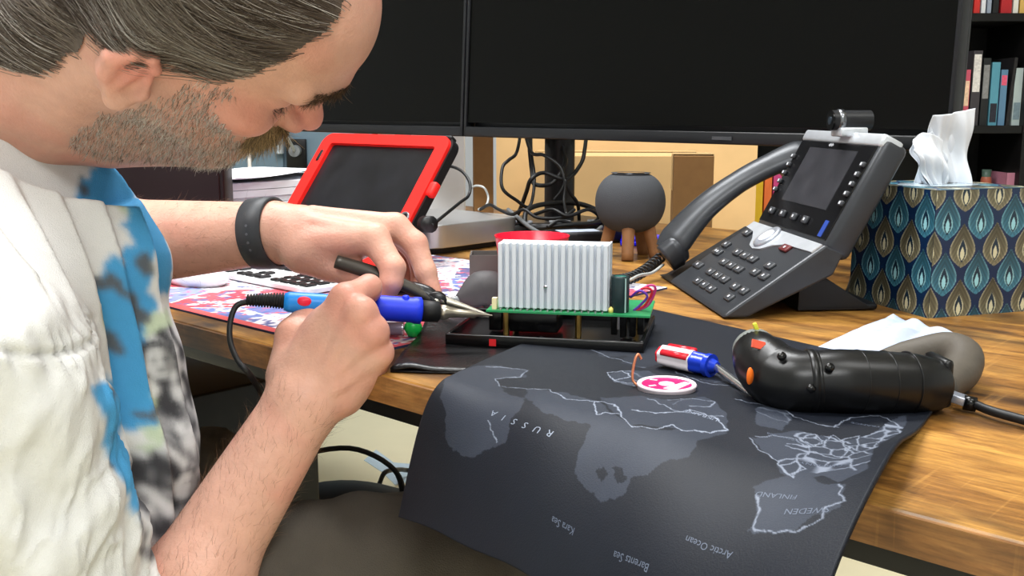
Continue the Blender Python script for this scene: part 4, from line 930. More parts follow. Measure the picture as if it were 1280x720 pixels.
G().lathe([(0, .0015), (.0028, .0012), (.0032, 0)], frame(at(937, 470, .6795), Vector((.8, .6, 0)), Vector((0, 0, 1))), n=20, sy=1.9).obj('orange_button', mat('orange_plastic', (232, 110, 30), .35), t)
lbM = frame(at(948, 431, .6925), Vector((.9, .1, -.25)), Vector((.1, .45, .8)))
G().box((.010, .006, .0012), lbM, bev=.0003, seg=1).obj('red_label', mat('label_orange_red', (206, 80, 56), .4), t)
for k in range(6): G().box((.0007, .0065, .0012), lbM@T(.0075+k*.0016, 0, .0003)).obj('vent_bar', mat('vent_pale', (150, 146, 142), .4), t)
for px, py, dd in ((1038, 459, .6615), (1015, 485, .6600), (978, 445, .674)):
    G().lathe([(0, .0009), (.0028, .0006), (.003, -.002)], frame(at(px, py, dd), Vector((1, .2, 0)), Vector((0, .5, .85))), n=16).obj('screw', blk, t)
ec = at(1166, 482, .700)
G().box((.008, .030, .034), T(ec.x+.003, ec.y, .7715)@RZ(.1), bev=.003).obj('end_cap', tool, t)
for k in (-1, 1): G().cyl((ec.x+.0+k*.003, ec.y-.016, .765), (ec.x+k*.003, ec.y-.016, .781), .0022, n=12).obj('latch_pin', mat('grey_metal', (120, 122, 126), .35, 1), t)
G().tube([at(1085, 455, .79), at(1130, 446, .80), at(1180, 438, .79), at(1203, 446, .77), at(1200, 466, .745), at(1178, 484, .712)], [.006, .012, .0145, .015, .0135, .010], n=24, sub=8).obj('handle', mat('handle_taupe', (76, 70, 62), .6, bump=.15, bscale=200), t)
u0 = on(1186, 494, .760); u1 = on(1212, 503, .757)
t = thing('usb_lead', 'black lead with a silver plug running from the hand tool to the right edge', 'cable', u0)
G().box(((u1-u0).length*.75, .011, .006), frame(u0.lerp(u1, .45), u1-u0, Vector((-(u1-u0).y, (u1-u0).x, 0))), bev=.0008).obj('silver_plug', mat('plug_silver', (176, 182, 196), .3, .7), t)
G().tube([u1-Vector((.004, 0, 0)), u1+(u1-u0)*.3], .0052, sub=1, n=12).obj('plug_grip', blk, t)
G().tube([u1+(u1-u0)*.2, on(1240, 514, .756), on(1290, 528, .7555), on(1400, 560, .7555)], .0034).obj('lead', cabm, t)

film = mat('milky_plastic', (184, 196, 220), .28, var=.04, vscale=40)
fc = [on(1022, 436, .753), on(1098, 447, .753), on(1212, 425, .753), on(1115, 398, .753)]
t = thing('plastic_bag', 'crumpled milky plastic bag behind the black hand tool', 'plastic bag', (fc[0]+fc[2])/2)
def crump(a, b):
    e = min(a, 1-a, b, 1-b)*4; e = min(e, 1)
    return .0015+e*(.007+.0035*abs(math.sin(a*9+b*4))+.003*abs(math.sin(b*7-a*6))+.0012*math.sin(a*19+b*13))
o = patch('upper_film', fc, 40, 30, crump, film, t, solid=.0004, smooth=False); patch('lower_film', fc, 6, 6, lambda a, b: .0008, film, t, solid=.0004)

sA, sB = at(826, 446, .80), at(893, 482, .762); sT = at(947, 509, .70)
sA.z, sB.z, sT.z = .765, .765, .7575
t = thing('screwdriver', 'screwdriver with a clear, red and blue handle pointing at the black hand tool', 'screwdriver', (sA+sB)/2)
dd = (sB-sA).normalized()
clr = mat('clear_acetate', (222, 214, 220), .15, var=.05)
def flute(A, B, r0, r1, m, name, par):
    g = G(); n = 30; N_ = 14; V = []; d = (B-A).normalized(); u = d.orthogonal().normalized(); v = d.cross(u)
    for k in range(N_+1):
        q_ = k/N_; r = r0+(r1-r0)*q_; r *= 1-.35*max(0, (.08-q_)/.08)**2
        for j in range(n): an = 2*PI*j/n; rr = r*(1+.07*math.cos(an*6)); V.append(A+(B-A)*q_+u*rr*math.cos(an)+v*rr*math.sin(an))
    F = [(k*n+j, k*n+(j+1)%n, (k+1)*n+(j+1)%n, (k+1)*n+j) for k in range(N_) for j in range(n)]+[tuple(range(n))[::-1], tuple(range(N_*n, N_*n+n))]
    return g.add(V, F, True).obj(name, m, par)
hnd = flute(sA, sA.lerp(sB, .62), .0082, .0086, clr, 'handle', t)
su = dd.cross(Vector((0, 0, 1))).normalized()
flute(sA-dd*.001, sA+dd*.004, .0066, .0078, mat('screwdriver_red', (206, 30, 44), .2), 'end_cap', t)
for ang in (.6, 1.9, 3.5):
    n1 = (su*math.cos(ang)+Vector((0, 0, 1))*math.sin(ang)); p0 = sA+dd*.006+n1*.0076; p1 = sA.lerp(sB, .60)+n1*.0082
    G().tube([p0, p1], .0030, n=10, sub=1, flat=.8).obj('red_stripe', MATS['screwdriver_red'], hnd)
flute(sA.lerp(sB, .60), sA.lerp(sB, .86), .0084, .0080, mat('screwdriver_blue', (24, 54, 176), .2), 'blue_grip', t)
G().cyl(sA.lerp(sB, .86), sA.lerp(sB, .94), .0090, .0090, n=24).obj('blue_collar', MATS['screwdriver_blue'], t)
G().cyl(sA.lerp(sB, .94), sB+dd*.002, .006, .004, n=20).obj('ferrule', MATS['screwdriver_blue'], t)
G().cyl(sB, sT, .0030, .0028, n=16).obj('shaft', mat('chrome', (200, 202, 206), .18, .95), t)

rc = on(833, 492, .755); t = thing('solder_wick_reel', 'small white plastic reel with a magenta label and copper braid tail', 'solder wick', (rc.x, rc.y, .753))
RM = T(rc.x, rc.y, .7535)
wht = mat('pinkish_white', (228, 214, 222), .35, var=.02)
G().lathe([(0, 0), (.0185, 0), (.0205, .0015), (.0208, .0075), (.0215, .0082), (.0208, .0095), (.0190, .0095), (.0186, .0085), (0, .0085)], RM, n=48).obj('reel_shell', wht, t)
G().lathe([(.0055, 0), (.0178, 0)], RM@T(0, 0, .0088), n=48).obj('magenta_label', mat('label_magenta', (214, 24, 100), .35), t)
G().lathe([(.0, .0004), (.0055, .0004), (.0058, 0)], RM@T(0, 0, .0088), n=24).obj('hub', wht, t)
G().prism([(-.003, -.0172), (.0065, -.0163), (.004, .0170), (-.0015, .0175)], RM@T(0, 0, .00885)@RZ(-.75)@T(.0085, 0, 0)@Matrix.Diagonal((1, .72, 1, 1)), .0003).obj('white_band', wht, t)
for x, y, a in ((-.011, -.006, .4), (-.008, .010, -.5), (.002, -.0125, 0)): G().box((.0055, .0022, .0003), RM@T(x, y, .0091)@RZ(a)).obj('printed_mark', wht, t)
cu = mat('copper', (206, 132, 98), .35, .6)
G().tube([RM@Vector((-.018, .005, .004)), RM@Vector((-.0235, .008, .010)), RM@Vector((-.0222, .010, .022)), RM@Vector((-.0195, .012, .0275)), RM@Vector((-.017, .012, .024))], .0010, n=8).obj('copper_braid', cu, t)
# ------------------------------------------------------------------ the seated man: one continuous body surface grown from a distance field
HR = np.array([[0.76371215, 0.01867549, 0.64528674], [0.35243015, 0.82541724, -0.44099816], [-0.54086666, 0.56421416, 0.62379936]])
HT = np.array([-0.229, 0.735, 1.0115])
_nose = HR@np.array([.124, 0, -.008])+HT; _ax = _nose-np.array([0, 0, CAMZ]); _ax /= np.linalg.norm(_ax); _th = math.radians(7.5)
_K = np.array([[0, -_ax[2], _ax[1]], [_ax[2], 0, -_ax[0]], [-_ax[1], _ax[0], 0]]); _RX = np.eye(3)+math.sin(_th)*_K+(1-math.cos(_th))*_K@_K
HR = _RX@HR; HT = _nose+_RX@(HT-_nose)+np.array([-.002, 0, .003])
def A3(px, py, d):
    """point seen at photo pixel px, py at distance d"""
    x = (px-640)/1300; y = (360-py)/1300; r = np.array([x, _c+y*_s, -_s+y*_c]); return np.array([0, 0, CAMZ])+r*(d/r[1])
def ell(P, c, r, R=None):
    q = P-np.asarray(c, np.float32)
    if R is not None: q = q@np.asarray(R, np.float32)
    r = np.asarray(r, np.float32); k0 = np.sqrt(((q/r)**2).sum(-1)); k1 = np.sqrt(((q/(r*r))**2).sum(-1))+1e-9
    return k0*(k0-1)/k1
def rc(P, a, b, ra, rb):
    a = np.asarray(a, np.float32); b = np.asarray(b, np.float32); ba = b-a; pa = P-a
    h = np.clip((pa@ba)/float(ba@ba), 0, 1); q = pa-h[..., None]*ba
    return np.sqrt((q*q).sum(-1))-(ra+(rb-ra)*h)
def chain(P, pts, rs, k=.003):
    d = None
    for i in range(len(pts)-1):
        e = rc(P, pts[i], pts[i+1], rs[i], rs[i+1]); d = e if d is None else smin(d, e, k)
    return d
def smin(a, b, k):
    h = np.maximum(k-np.abs(a-b), 0)/k; return np.minimum(a, b)-h*h*k*.25
def smax(a, b, k): return -smin(-a, -b, k)

def head_local(q, ears=True):
    """distance field of the head in its own frame (metres; x face, y left, z up, origin between the ears)"""
    y = np.abs(q[..., 1]); m = np.stack([q[..., 0], y, q[..., 2]], -1)          # mirrored
    mm = .001
    d = ell(q, (-.004, 0, .052), (.097, .075, .077))
    d = smin(d, ell(q, (.034, 0, .056), (.073, .067, .062)), .02)
    d = smin(d, ell(q, (.040, 0, -.012), (.058, .056, .070)), .02)
    d = smin(d, ell(m, (.012, .030, -.030), (.040, .030, .042)), .015)           # jaw corner
    d = smin(d, ell(q, (.052, 0, -.050), (.042, .043, .030)), .015)
    d = smin(d, ell(q, (.083, 0, -.068), (.013, .020, .014)), .014)              # chin
    d = smin(d, ell(m, (.060, .042, -.008), (.028, .022, .018)), .014)           # cheekbone
    d = smin(d, ell(q, (.077, 0, -.034), (.022, .028, .022)), .014)              # muzzle
    d = smin(d, rc(m, (.0995, .010, .038), (.083, .046, .036), .0105, .0090), .014)   # brow
    d = smax(d, -ell(m, (.098, .033, .016), (.016, .019, .013)), .012)           # socket
    d = smin(d, ell(m, (.0745, .032, .015), (.0135, .0135, .0130)), .004)        # closed, downcast lid
    d = smax(d, -rc(m, (.0865, .022, .0085), (.084, .043, .0105), .0011, .0009), .0016)   # lid line
    d = smin(d, rc(q, (.091, 0, .027), (.1085, 0, -.003), .0068, .0088), .010)    # nose
    d = smin(d, ell(q, (.1095, 0, -.008), (.0125, .0110, .0100)), .006)
    d = smin(d, ell(m, (.101, .0125, -.0125), (.0115, .0065, .0080)), .004)      # wing
    d = smax(d, -ell(m, (.107, .0065, -.0185), (.0065, .0032, .0045)), .002)     # nostril
    d = smax(d, -rc(m, (.093, .0195, -.006), (.096, .0205, -.017), .0016, .0018), .004)
    d = smin(d, rc(m, (.0965, 0, -.037), (.088, .021, -.040), .0052, .0028), .005)   # upper lip
    d = smin(d, rc(m, (.0945, 0, -.047), (.087, .019, -.044), .0060, .0028), .005)   # lower lip
    d = smax(d, -rc(m, (.1025, 0, -.042), (.090, .024, -.0425), .0012, .0010), .002)
    if not ears: return d
    m = (m-np.array([-.004, .0735, -.022], np.float32))*1.22+np.array([-.014, .0775, .004], np.float32)
    e = ell(m, (-.014, .0775, .004), (.0165, .0060, .031), EAR)
    e = smax(e, -ell(m, (-.009, .0860, .004), (.0135, .0110, .0200), EAR), .003)
    hx = [(-.002, .0765, .024), (-.010, .0815, .0345), (-.023, .0855, .031), (-.031, .0865, .014), (-.027, .0845, -.004), (-.017, .0805, -.018)]
    e = smin(e, chain(m, hx, [.0034, .0042, .0048, .0048, .0044, .0038], .003), .003)
    e = smin(e, ell(m, (-.0085, .0785, -.023), (.0085, .0046, .0105)), .005)     # lobe
    e = smin(e, ell(m, (.0035, .0765, -.004), (.0042, .0040, .0065)), .003)      # tragus
    e = smin(e, rc(m, (-.012, .0805, .018), (-.017, .0820, -.008), .0028, .0026), .004)
    return smin(d, e/1.22, .005)
_a = -.25; EAR = np.array([[math.cos(_a), 0, math.sin(_a)], [0, 1, 0], [-math.sin(_a), 0, math.cos(_a)]])
def head(P): return head_local((P-HT)@HR)        # world -> local is R^T
def hl(x, y, z): return HR@np.array([x, y, z])+HT
NECK0, NECK1 = hl(-.030, 0, -.020), A3(-75, 150, .86)
ELR, WRR = A3(140, 890, .71), A3(379, 503, .795)
SHR = A3(-30, 445, .68); SHL = A3(60, 265, 1.04); ELL_, WRL = A3(30, 312, 1.0), A3(343, 291, .935)
def hand_r(P):
    w = WRR; mc = [A3(432, 374, .802), A3(451, 391, .790), A3(466, 415, .790), A3(473, 441, .797)]
    d = rc(P, A3(392, 480, .803), w, .0275, .0290)
    for i, (m_, r_) in enumerate(zip(mc, (.0120, .0122, .0118, .0112))):
        b = A3((372, 392, 410, 424)[i], (468, 470, 478, 486)[i], .803)
        d = smin(d, rc(P, b, m_, .0195, r_), .010)
    d = smin(d, rc(P, A3(425, 486, .808), A3(462, 456, .812), .0200, .0150), .012)      # heel
    d = smin(d, ell(P, A3(415, 430, .815), (.026, .017, .032)), .012)
    for i, m_ in enumerate(mc):                                                          # tendons, knuckles
        b = A3((385, 396, 408, 418)[i], (478, 478, 482, 488)[i], .781)
        k_ = m_+np.array([0, -.0045, .001]); d = smin(d, rc(P, b, k_, .0030, .0062), .006)
    th = [A3(362, 470, .812), A3(368, 420, .828), A3(392, 388, .848), A3(428, 378, .868)]
    d = smin(d, chain(P, th, [.0190, .0145, .0115, .0090], .006), .008)
    fi = [([mc[0], A3(461, 359, .826), A3(462, 368, .856), A3(444, 380, .872)], [.0120, .0100, .0088, .0076]),
          ([mc[1], A3(455, 397, .828), A3(447, 404, .852), A3(430, 398, .868)], [.0122, .0100, .0086, .0076]),
          ([mc[2], A3(470, 418, .824), A3(458, 420, .846), A3(438, 410, .860)], [.0118, .0098, .0084, .0074]),
          ([mc[3], A3(475, 440, .824), A3(462, 437, .843), A3(446, 426, .855)], [.0112, .0092, .0080, .0070])]
    f = None
    for p_, r_ in fi:
        e = chain(P, p_, r_, .004); f = e if f is None else smin(f, e, .0012)
    return smin(d, f, .006)
def hand_l(P):
    mc = [A3(468, 299, .905), A3(494, 285, .932), A3(497, 290, .955), A3(488, 300, .973)]
    d = rc(P, WRL, A3(372, 294, .933), .0265, .0250)
    for i, (m_, r_) in enumerate(zip(mc, (.0130, .0125, .0120, .0110))):
        b = A3((372, 378, 378, 372)[i], (305, 285, 292, 305)[i], (.920, .930, .945, .955)[i])
        d = smin(d, rc(P, b, m_, .0190, r_), .010)
    d = smin(d, ell(P, A3(420, 306, .93), (.036, .026, .018)), .012)
    for i, m_ in enumerate(mc[:2]):
        b = A3((390, 392)[i], (276, 262)[i], (.915, .928)[i]); d = smin(d, rc(P, b, m_+np.array([0, -.001, .0045]), .0030, .0060), .006)
    th = [A3(380, 318, .915), A3(410, 330, .915), A3(446, 345, .905), A3(480, 362, .898)]
    d = smin(d, chain(P, th, [.0180, .0140, .0112, .0088], .006), .008)
    fi = [([mc[0], A3(491, 335, .888), A3(489, 352, .884), A3(482, 371, .886)], [.0130, .0108, .0096, .0084]),
          ([mc[1], A3(519, 305, .925), A3(532, 340, .915), A3(541, 366, .910)], [.0125, .0108, .0094, .0082]),
          ([mc[2], A3(521, 315, .950), A3(527, 347, .940), A3(521, 368, .925)], [.0120, .0102, .0090, .0080]),
          ([mc[3], A3(508, 325, .968), A3(510, 350, .958), A3(500, 368, .940)], [.0110, .0092, .0082, .0072])]
    f = None
    for p_, r_ in fi:
        e = chain(P, p_, r_, .004); f = e if f is None else smin(f, e, .0012)
    return smin(d, f, .006)
def arm_r(P):
    m1 = ELR+(WRR-ELR)*.38
    d = smin(rc(P, ELR, m1, .0400, .0385), rc(P, m1, WRR, .0385, .0285), .01)
    side = np.array([.012, -.004, .006]); d = smin(d, rc(P, ELR+side, m1+side*1.2, .034, .034), .02)
    return smin(d, rc(P, SHR, ELR, .044, .041), .02)
def arm_l(P):
    m1 = ELL_+(WRL-ELL_)*.4
    d = smin(rc(P, ELL_, m1, .0440, .0415), rc(P, m1, WRL, .0415, .0275), .01)
    return smin(d, rc(P, SHL, ELL_, .048, .044), .02)
FW = np.array([.96, .28, 0]); FW /= np.linalg.norm(FW); LW = np.array([-FW[1], FW[0], 0]); TR3 = np.stack([FW, LW, [0, 0, 1]], 1)
def trunk(P):
    d = ell(P, (-.455, .845, .790), (.105, .160, .165), TR3)
    d = smin(d, ell(P, (-.44, .815, .62), (.115, .150, .15), TR3), .05)
    d = smin(d, rc(P, (-.46, .84, .88), SHR, .055, .052), .04); d = smin(d, rc(P, (-.46, .86, .88), SHL, .055, .052), .04)
    d = smin(d, rc(P, NECK1, (-.46, .85, .84), .062, .07), .04)
    return d
def neck(P):
    d = rc(P, NECK0, NECK1, .0585, .0640)
    d = smin(d, rc(P, hl(.020, 0, -.055), A3(20, 178, .83), .030, .030), .03)     # throat
    d = smin(d, rc(P, A3(250, 168, .80), A3(150, 160, .82), .0245, .030), .03)
    for s in (-1, 1): d = smin(d, rc(P, hl(-.022, s*.055, -.018), A3(40, 190, .83+.02*s), .011, .009), .02)
    return d
GRP = [(head, HT+HR@np.array([0, 0, .03]), .155, .03), (neck, (NECK0+NECK1)/2, .20, .03), (trunk, np.array([-.45, .83, .72]), .40, .03),
       (arm_r, (SHR+WRR)/2+np.array([0, 0, -.05]), .36, .02), (arm_l, (SHL+WRL)/2, .32, .02), (hand_r, A3(420, 430, .82), .115, .008), (hand_l, A3(450, 315, .92), .125, .008)]
def field(groups):
    def f(P, cen=None, rad=0):
        d = None
        for fn, c, R, k in groups:
            if cen is not None and np.linalg.norm(c-cen)-R > rad+.03: continue
            e = fn(P); d = e if d is None else smin(d, e, k)
        return d if d is not None else np.full(P.shape[:-1], 9., np.float32)
    return f
body_f = field(GRP)

def surface(f, lo, hi, h, B=12, keep=None):
    """sparse surface nets: (vertices, quads) of f = 0"""
    lo = np.array(lo, float); nb = np.ceil((np.array(hi)-lo)/(h*B)).astype(int); rad = h*B*.87
    bi = np.stack(np.meshgrid(*[np.arange(n) for n in nb], indexing='ij'), -1).reshape(-1, 3)
    cen = lo+(bi+.5)*h*B; dc = f(cen.astype(np.float32)); act = bi[np.abs(dc) < rad*1.5+.012]
    if keep is not None: act = act[keep(lo+(act+.5)*h*B)]
    g1 = np.arange(B+1); L = np.stack(np.meshgrid(g1, g1, g1, indexing='ij'), -1)
    N = nb*B+2; enc = lambda q: (q[..., 0].astype(np.int64)*N[1]+q[..., 1])*N[2]+q[..., 2]
    ids = []; vs = []; quads = []
    for b in act:
        o = b*B; P = (lo+(o+L)*h).astype(np.float32)
        D = f(P.reshape(-1, 3), lo+(b+.5)*h*B, rad).reshape(B+1, B+1, B+1)
        S = D < 0
        if S.all() or not S.any(): continue
        c8 = [S[i:B+i, j:B+j, k:B+k] for i in (0, 1) for j in (0, 1) for k in (0, 1)]
        n8 = sum(c.astype(int) for c in c8); cells = np.argwhere((n8 > 0)&(n8 < 8))
        acc = np.zeros((len(cells), 3)); cnt = np.zeros(len(cells))
        ci, cj, ck = cells.T
        for ax in range(3):
            for u in (0, 1):
                for v in (0, 1):
                    off = [0, 0, 0]; oth = [a for a in range(3) if a != ax]; off[oth[0]] = u; off[oth[1]] = v
                    a_ = D[ci+off[0], cj+off[1], ck+off[2]]; o2 = list(off); o2[ax] = 1; b_ = D[ci+o2[0], cj+o2[1], ck+o2[2]]
                    m = (a_ < 0) != (b_ < 0); t_ = np.where(m, a_/np.where(a_ == b_, 1, a_-b_), 0)
                    pt = cells+np.array(off); pt = pt.astype(float); pt[:, ax] += t_
                    acc[m] += pt[m]; cnt[m] += 1
        vs.append(lo+(o+acc/cnt[:, None])*h); ids.append(enc(o+cells))
        for ax in range(3):
            sl0 = [slice(0, B)]*3; sl1 = list(sl0); sl1[ax] = slice(1, B+1)
            a_, b_ = S[tuple(sl0)], S[tuple(sl1)]; e = np.argwhere(a_ != b_)
            if not len(e): continue
            fl = a_[tuple(e.T)]; g = o+e; d1 = np.zeros(3, int); d2 = np.zeros(3, int); d1[(ax+1) % 3] = 1; d2[(ax+2) % 3] = 1
            q = np.stack([enc(g-d1-d2), enc(g-d2), enc(g), enc(g-d1)], 1); q[~fl] = q[~fl][:, ::-1]; quads.append(q)
    V = np.concatenate(vs); I = np.concatenate(ids); Q = np.concatenate(quads)
    so = np.argsort(I); Is = I[so]; p = np.searchsorted(Is, Q); p = np.minimum(p, len(Is)-1); ok = (Is[p] == Q).all(1)
    Q = so[p][ok]
    for _ in range(1):                                   # pull the vertices onto the surface
        e = h*.25; P = V.astype(np.float32); d0 = f(P); gr = np.stack([f(P+np.eye(3, dtype=np.float32)[k]*e)-d0 for k in range(3)], -1)/e
        n2 = (gr**2).sum(-1)+1e-9; V = V-np.clip(d0/n2, -h*.6, h*.6)[:, None]*gr
    return V, Q
def np_mesh(name, V, Q, m, parent, col=None):
    me = bpy.data.meshes.new(name); me.vertices.add(len(V)); me.vertices.foreach_set('co', (V-np.array(parent_off(parent))).astype(np.float32).ravel())
    k = Q.shape[1]
    me.loops.add(Q.size); me.loops.foreach_set('vertex_index', Q.astype(np.int32).ravel())
    me.polygons.add(len(Q)); me.polygons.foreach_set('loop_start', np.arange(0, Q.size, k, dtype=np.int32)); me.polygons.foreach_set('loop_total', np.full(len(Q), k, np.int32))
    me.polygons.foreach_set('use_smooth', np.ones(len(Q), bool)); me.update(calc_edges=True)
    if col is not None:
        a = me.attributes.new('Col', 'FLOAT_COLOR', 'POINT'); c4 = np.ones((len(V), 4), np.float32); c4[:, :3] = col; a.data.foreach_set('color', c4.ravel())
    if m: me.materials.append(m)
    o = bpy.data.objects.new(name, me); COL.objects.link(o); o.parent = parent
    return o
# clothes
def arc(pts, n=5):
    return pts
DR = [A3(108, 240, .815), A3(128, 330, .81), A3(142, 450, .80), A3(164, 560, .79), A3(168, 640, .78)]
SLV = [A3(-15, 470, .66), A3(34, 630, .675), A3(92, 810, .695)]
YOKE = [A3(-70, 244, .80), A3(0, 262, .79), A3(60, 288, .79), A3(104, 266, .82)]
def shirt_f(P, cen=None, rad=0):
    d = ell(P, (-.455, .845, .790), (.125, .178, .170), TR3)
    d = smin(d, ell(P, (-.445, .815, .62), (.135, .168, .16), TR3), .05)
    d = smin(d, rc(P, (-.46, .84, .875), SHR, .072, .066), .05); d = smin(d, rc(P, (-.46, .86, .875), SHL, .070, .060), .05)
    d = smin(d, rc(P, SHL, ELL_+(SHL-ELL_)*.15, .058, .062), .03)
    e = chain(P, DR, [.032, .040, .043, .045, .046], .03)            # cloth hanging in front
    e2 = chain(P, [q+np.array([-.05, -.03, -.005]) for q in DR], [.040, .045, .050, .055, .060], .03)
    d = smin(d, smin(e, e2, .03), .045)
    d = smin(d, chain(P, YOKE, [.035]*4, .01), .02)
    d = smin(d, smin(rc(P, (-.512, .870, .930), (-.475, .86, .86), .082, .09), rc(P, (-.505, .87, .925), SHL, .080, .066), .03), .03)
    d = smin(d, rc(P, (-.50, .84, .905), SHR, .078, .064), .03)
    # pleats running from the collar to the belly
    q = P[..., 1]*.75+P[..., 0]*.66+(P[..., 2]-.75)*.02; ph_ = q*(2*PI/.030)+P[..., 2]*7
    saw = (ph_/(2*PI)) % 1; rdg = np.where(saw < .82, saw/.82, (1-saw)/.18)
    front = np.clip((P[..., 0]+.42+(P[..., 2]-.75)*.12)/.05, 0, 1)*np.clip((.93-P[..., 2])/.05, .2, 1)
    d = d-(rdg-.4)*.0085*front
    s = chain(P, SLV, [.062, .0625, .062], .02)                     # near sleeve
    t_ = ((P-SHR.astype(np.float32))@((ELR-SHR)/np.linalg.norm(ELR-SHR)).astype(np.float32))
    s = s-.0035*np.abs(np.sin(t_*42+P[..., 0]*26+1.2*np.sin(P[..., 1]*30+t_*9)))**3-.0042*np.sin(t_*95+P[..., 0]*60)*np.sin(P[..., 1]*38+t_*22)-.0034*np.sin(t_*48-P[..., 0]*90)
    d = smin(d, s, .008)
    d = d-.0022*np.sin(P[..., 0]*70+P[..., 2]*45)*np.sin(P[..., 1]*55+P[..., 2]*25)
    # openings: collar, sleeves, hem
    cut = (P-COL_A.astype(np.float32))@COL_N.astype(np.float32)
    d = smax(d, -np.maximum(-cut, neck(P)-.03), .002)
    d = np.maximum(d, t_c(P)); d = np.maximum(d, .50-P[..., 2])
    return d
COL_A = A3(131, 197, .835); COL_B = A3(60, 228, .785); _e = COL_A-COL_B; _x = NECK0-NECK1; _x /= np.linalg.norm(_x); COL_N = _x-_e*(_x@_e)/(_e@_e); COL_N /= np.linalg.norm(COL_N)
def t_c(P):
    u = (ELR-SHR)/np.linalg.norm(ELR-SHR); L_ = np.linalg.norm(ELR-SHR)*.86
    a = ((P-SHR.astype(np.float32))@u.astype(np.float32))-L_; near = rc(P, SHR, ELR+u*.1, .09, .09)
    return np.where(near < 0, a, -1)
KNR, KNL = np.array([.045, .865, .553]), np.array([-.345, 1.25, .50])
HPR, HPL = np.array([-.42, .775, .542]), np.array([-.45, .92, .53])
def pants_f(P, cen=None, rad=0):
    d = ell(P, (-.46, .81, .56), (.13, .18, .11), TR3)
    for h_, k_ in ((HPR, KNR), (HPL, KNL)):
        d = smin(d, rc(P, h_, k_, .088, .074), .05)
        ft = k_+np.array([.03 if k_ is KNR else .05, .02, -.46]); d = smin(d, rc(P, k_, ft, .066, .056), .03)
        d = d-.0012
    d = d-.003*np.sin(P[..., 0]*40+P[..., 2]*55+P[..., 1]*15)*np.sin(P[..., 1]*60-P[..., 0]*22)-.0015*np.sin(P[..., 0]*110+P[..., 1]*70)
    return np.maximum(d, .075-P[..., 2])
import time as _t; _t0 = _t.time()
man = thing('person', 'man in a printed white t-shirt bending over the desk and soldering', 'person', (-.45, .82, 0))
V, Q = surface(body_f, (-.66, .56, .53), (.02, 1.14, 1.20), .0020, keep=lambda c: ~((c[:, 0] < -.40) & (c[:, 2] < .80) & (np.abs(c[:, 1]-.83) < .12) & (c[:, 0] > -.50)))
loc = (V-HT)@HR
def band(x, a, b): return np.clip((x-a)/(b-a), 0, 1)
skin = np.zeros((len(V), 3))+srgb((204, 156, 136))
nzv = fbm(V[:, 0]*70+V[:, 2]*40, V[:, 1]*70-V[:, 2]*30, 77, 4)[:, None]; nzb = fbm(V[:, 0]*22+V[:, 2]*22, V[:, 1]*22-V[:, 2]*13, 87, 3)[:, None]
skin = skin*(1+.16*(nzv-.47)); red = np.array(srgb((206, 132, 116)))
skin = skin*(1-.35*band(nzb, .42, .62))+red*.35*band(nzb, .42, .62)
def mixc(w, c):
    global skin
    w = np.asarray(w)[:, None]; skin = skin*(1-w)+np.array(srgb(c))*w
r3 = lambda c, R: np.exp(-(((loc-np.array(c))/np.array(R))**2).sum(1))
mixc(.6*r3((.108, 0, -.008), (.02, .02, .016)), (206, 116, 108))
mixc(.45*(r3((.07, -.045, -.008), (.03, .03, .022))+r3((.07, .045, -.008), (.03, .03, .022))), (208, 120, 106))
mixc(.55*(r3((-.002, -.080, -.010), (.022, .014, .022))+r3((-.002, .080, -.010), (.022, .014, .022))), (206, 110, 104))
mixc(.75*r3((.100, 0, -.042), (.012, .022, .008)), (180, 104, 96))
for tip in (A3(541, 366, .91), A3(482, 371, .886), A3(461, 359, .826)): mixc(.35*np.exp(-((V-tip)**2).sum(1)/.014**2), (214, 120, 108))
for kn in (A3(519, 305, .925), A3(491, 335, .888), A3(451, 391, .79), A3(466, 415, .79), A3(432, 374, .80)): mixc(.3*np.exp(-((V-kn)**2).sum(1)/.013**2), (214, 128, 110))
# stubble shadow below the beard hairs (skin tone of the shaved area)
beard_w = band(-loc[:, 2], .004, .030)*band(loc[:, 0]+.006, 0, .02)*((np.linalg.norm(loc, axis=1) < .15))
mixc(.30*beard_w, (150, 128, 120))
skm = mat('skin', attr='Col', rough=.46, var=.05, vscale=120, bump=.22, bscale=420, sss=.12, spec=.4)
bodyo = np_mesh('body', V, Q, skm, man, skin)
print('body', len(V), _t.time()-_t0)
V, Q = surface(shirt_f, (-.68, .55, .49), (-.14, 1.14, 1.02), .0027)
# cloth wrinkles on the sleeve and shoulder, and the puckered armhole seam
ua_ = (ELR-SHR)/np.linalg.norm(ELR-SHR); ts_ = (V-SHR)@ua_; rr_ = V-SHR-ts_[:, None]*ua_
b1_ = np.cross(ua_, [0, 1, 0]); b1_ /= np.linalg.norm(b1_); b2_ = np.cross(ua_, b1_); an_ = np.arctan2(rr_@b1_, rr_@b2_)
gs_ = np.stack([(shirt_f((V+np.eye(3)[k]*.002).astype(np.float32))-shirt_f(V.astype(np.float32)))/.002 for k in range(3)], -1)
gs_ = gs_/(np.linalg.norm(gs_, axis=1, keepdims=True)+1e-9)
slw = 1/(1+np.exp(-(.075-chain(V.astype(np.float32), SLV, [0, 0, 0], .02))/.006))
wr = (1-np.abs(2*fbm(ts_*26+an_*1.2, an_*3.2+ts_*14, 611, 3)-.94))**4*.0055+(fbm(ts_*60, an_*9, 631, 3)-.47)*.0024
sp_ = (V-A3(40, 445, .62))@np.array([.38, 0, .925]); onn = np.exp(-(sp_/.010)**2)*slw
pk = onn*.0030*np.sin(an_*46+2*np.sin(an_*11))-.0045*np.exp(-(sp_/.0022)**2)*slw
V = V+gs_*(wr*slw+pk)[:, None]
shirt_rgb = np.zeros((len(V), 3))+np.array([212, 211, 208.])
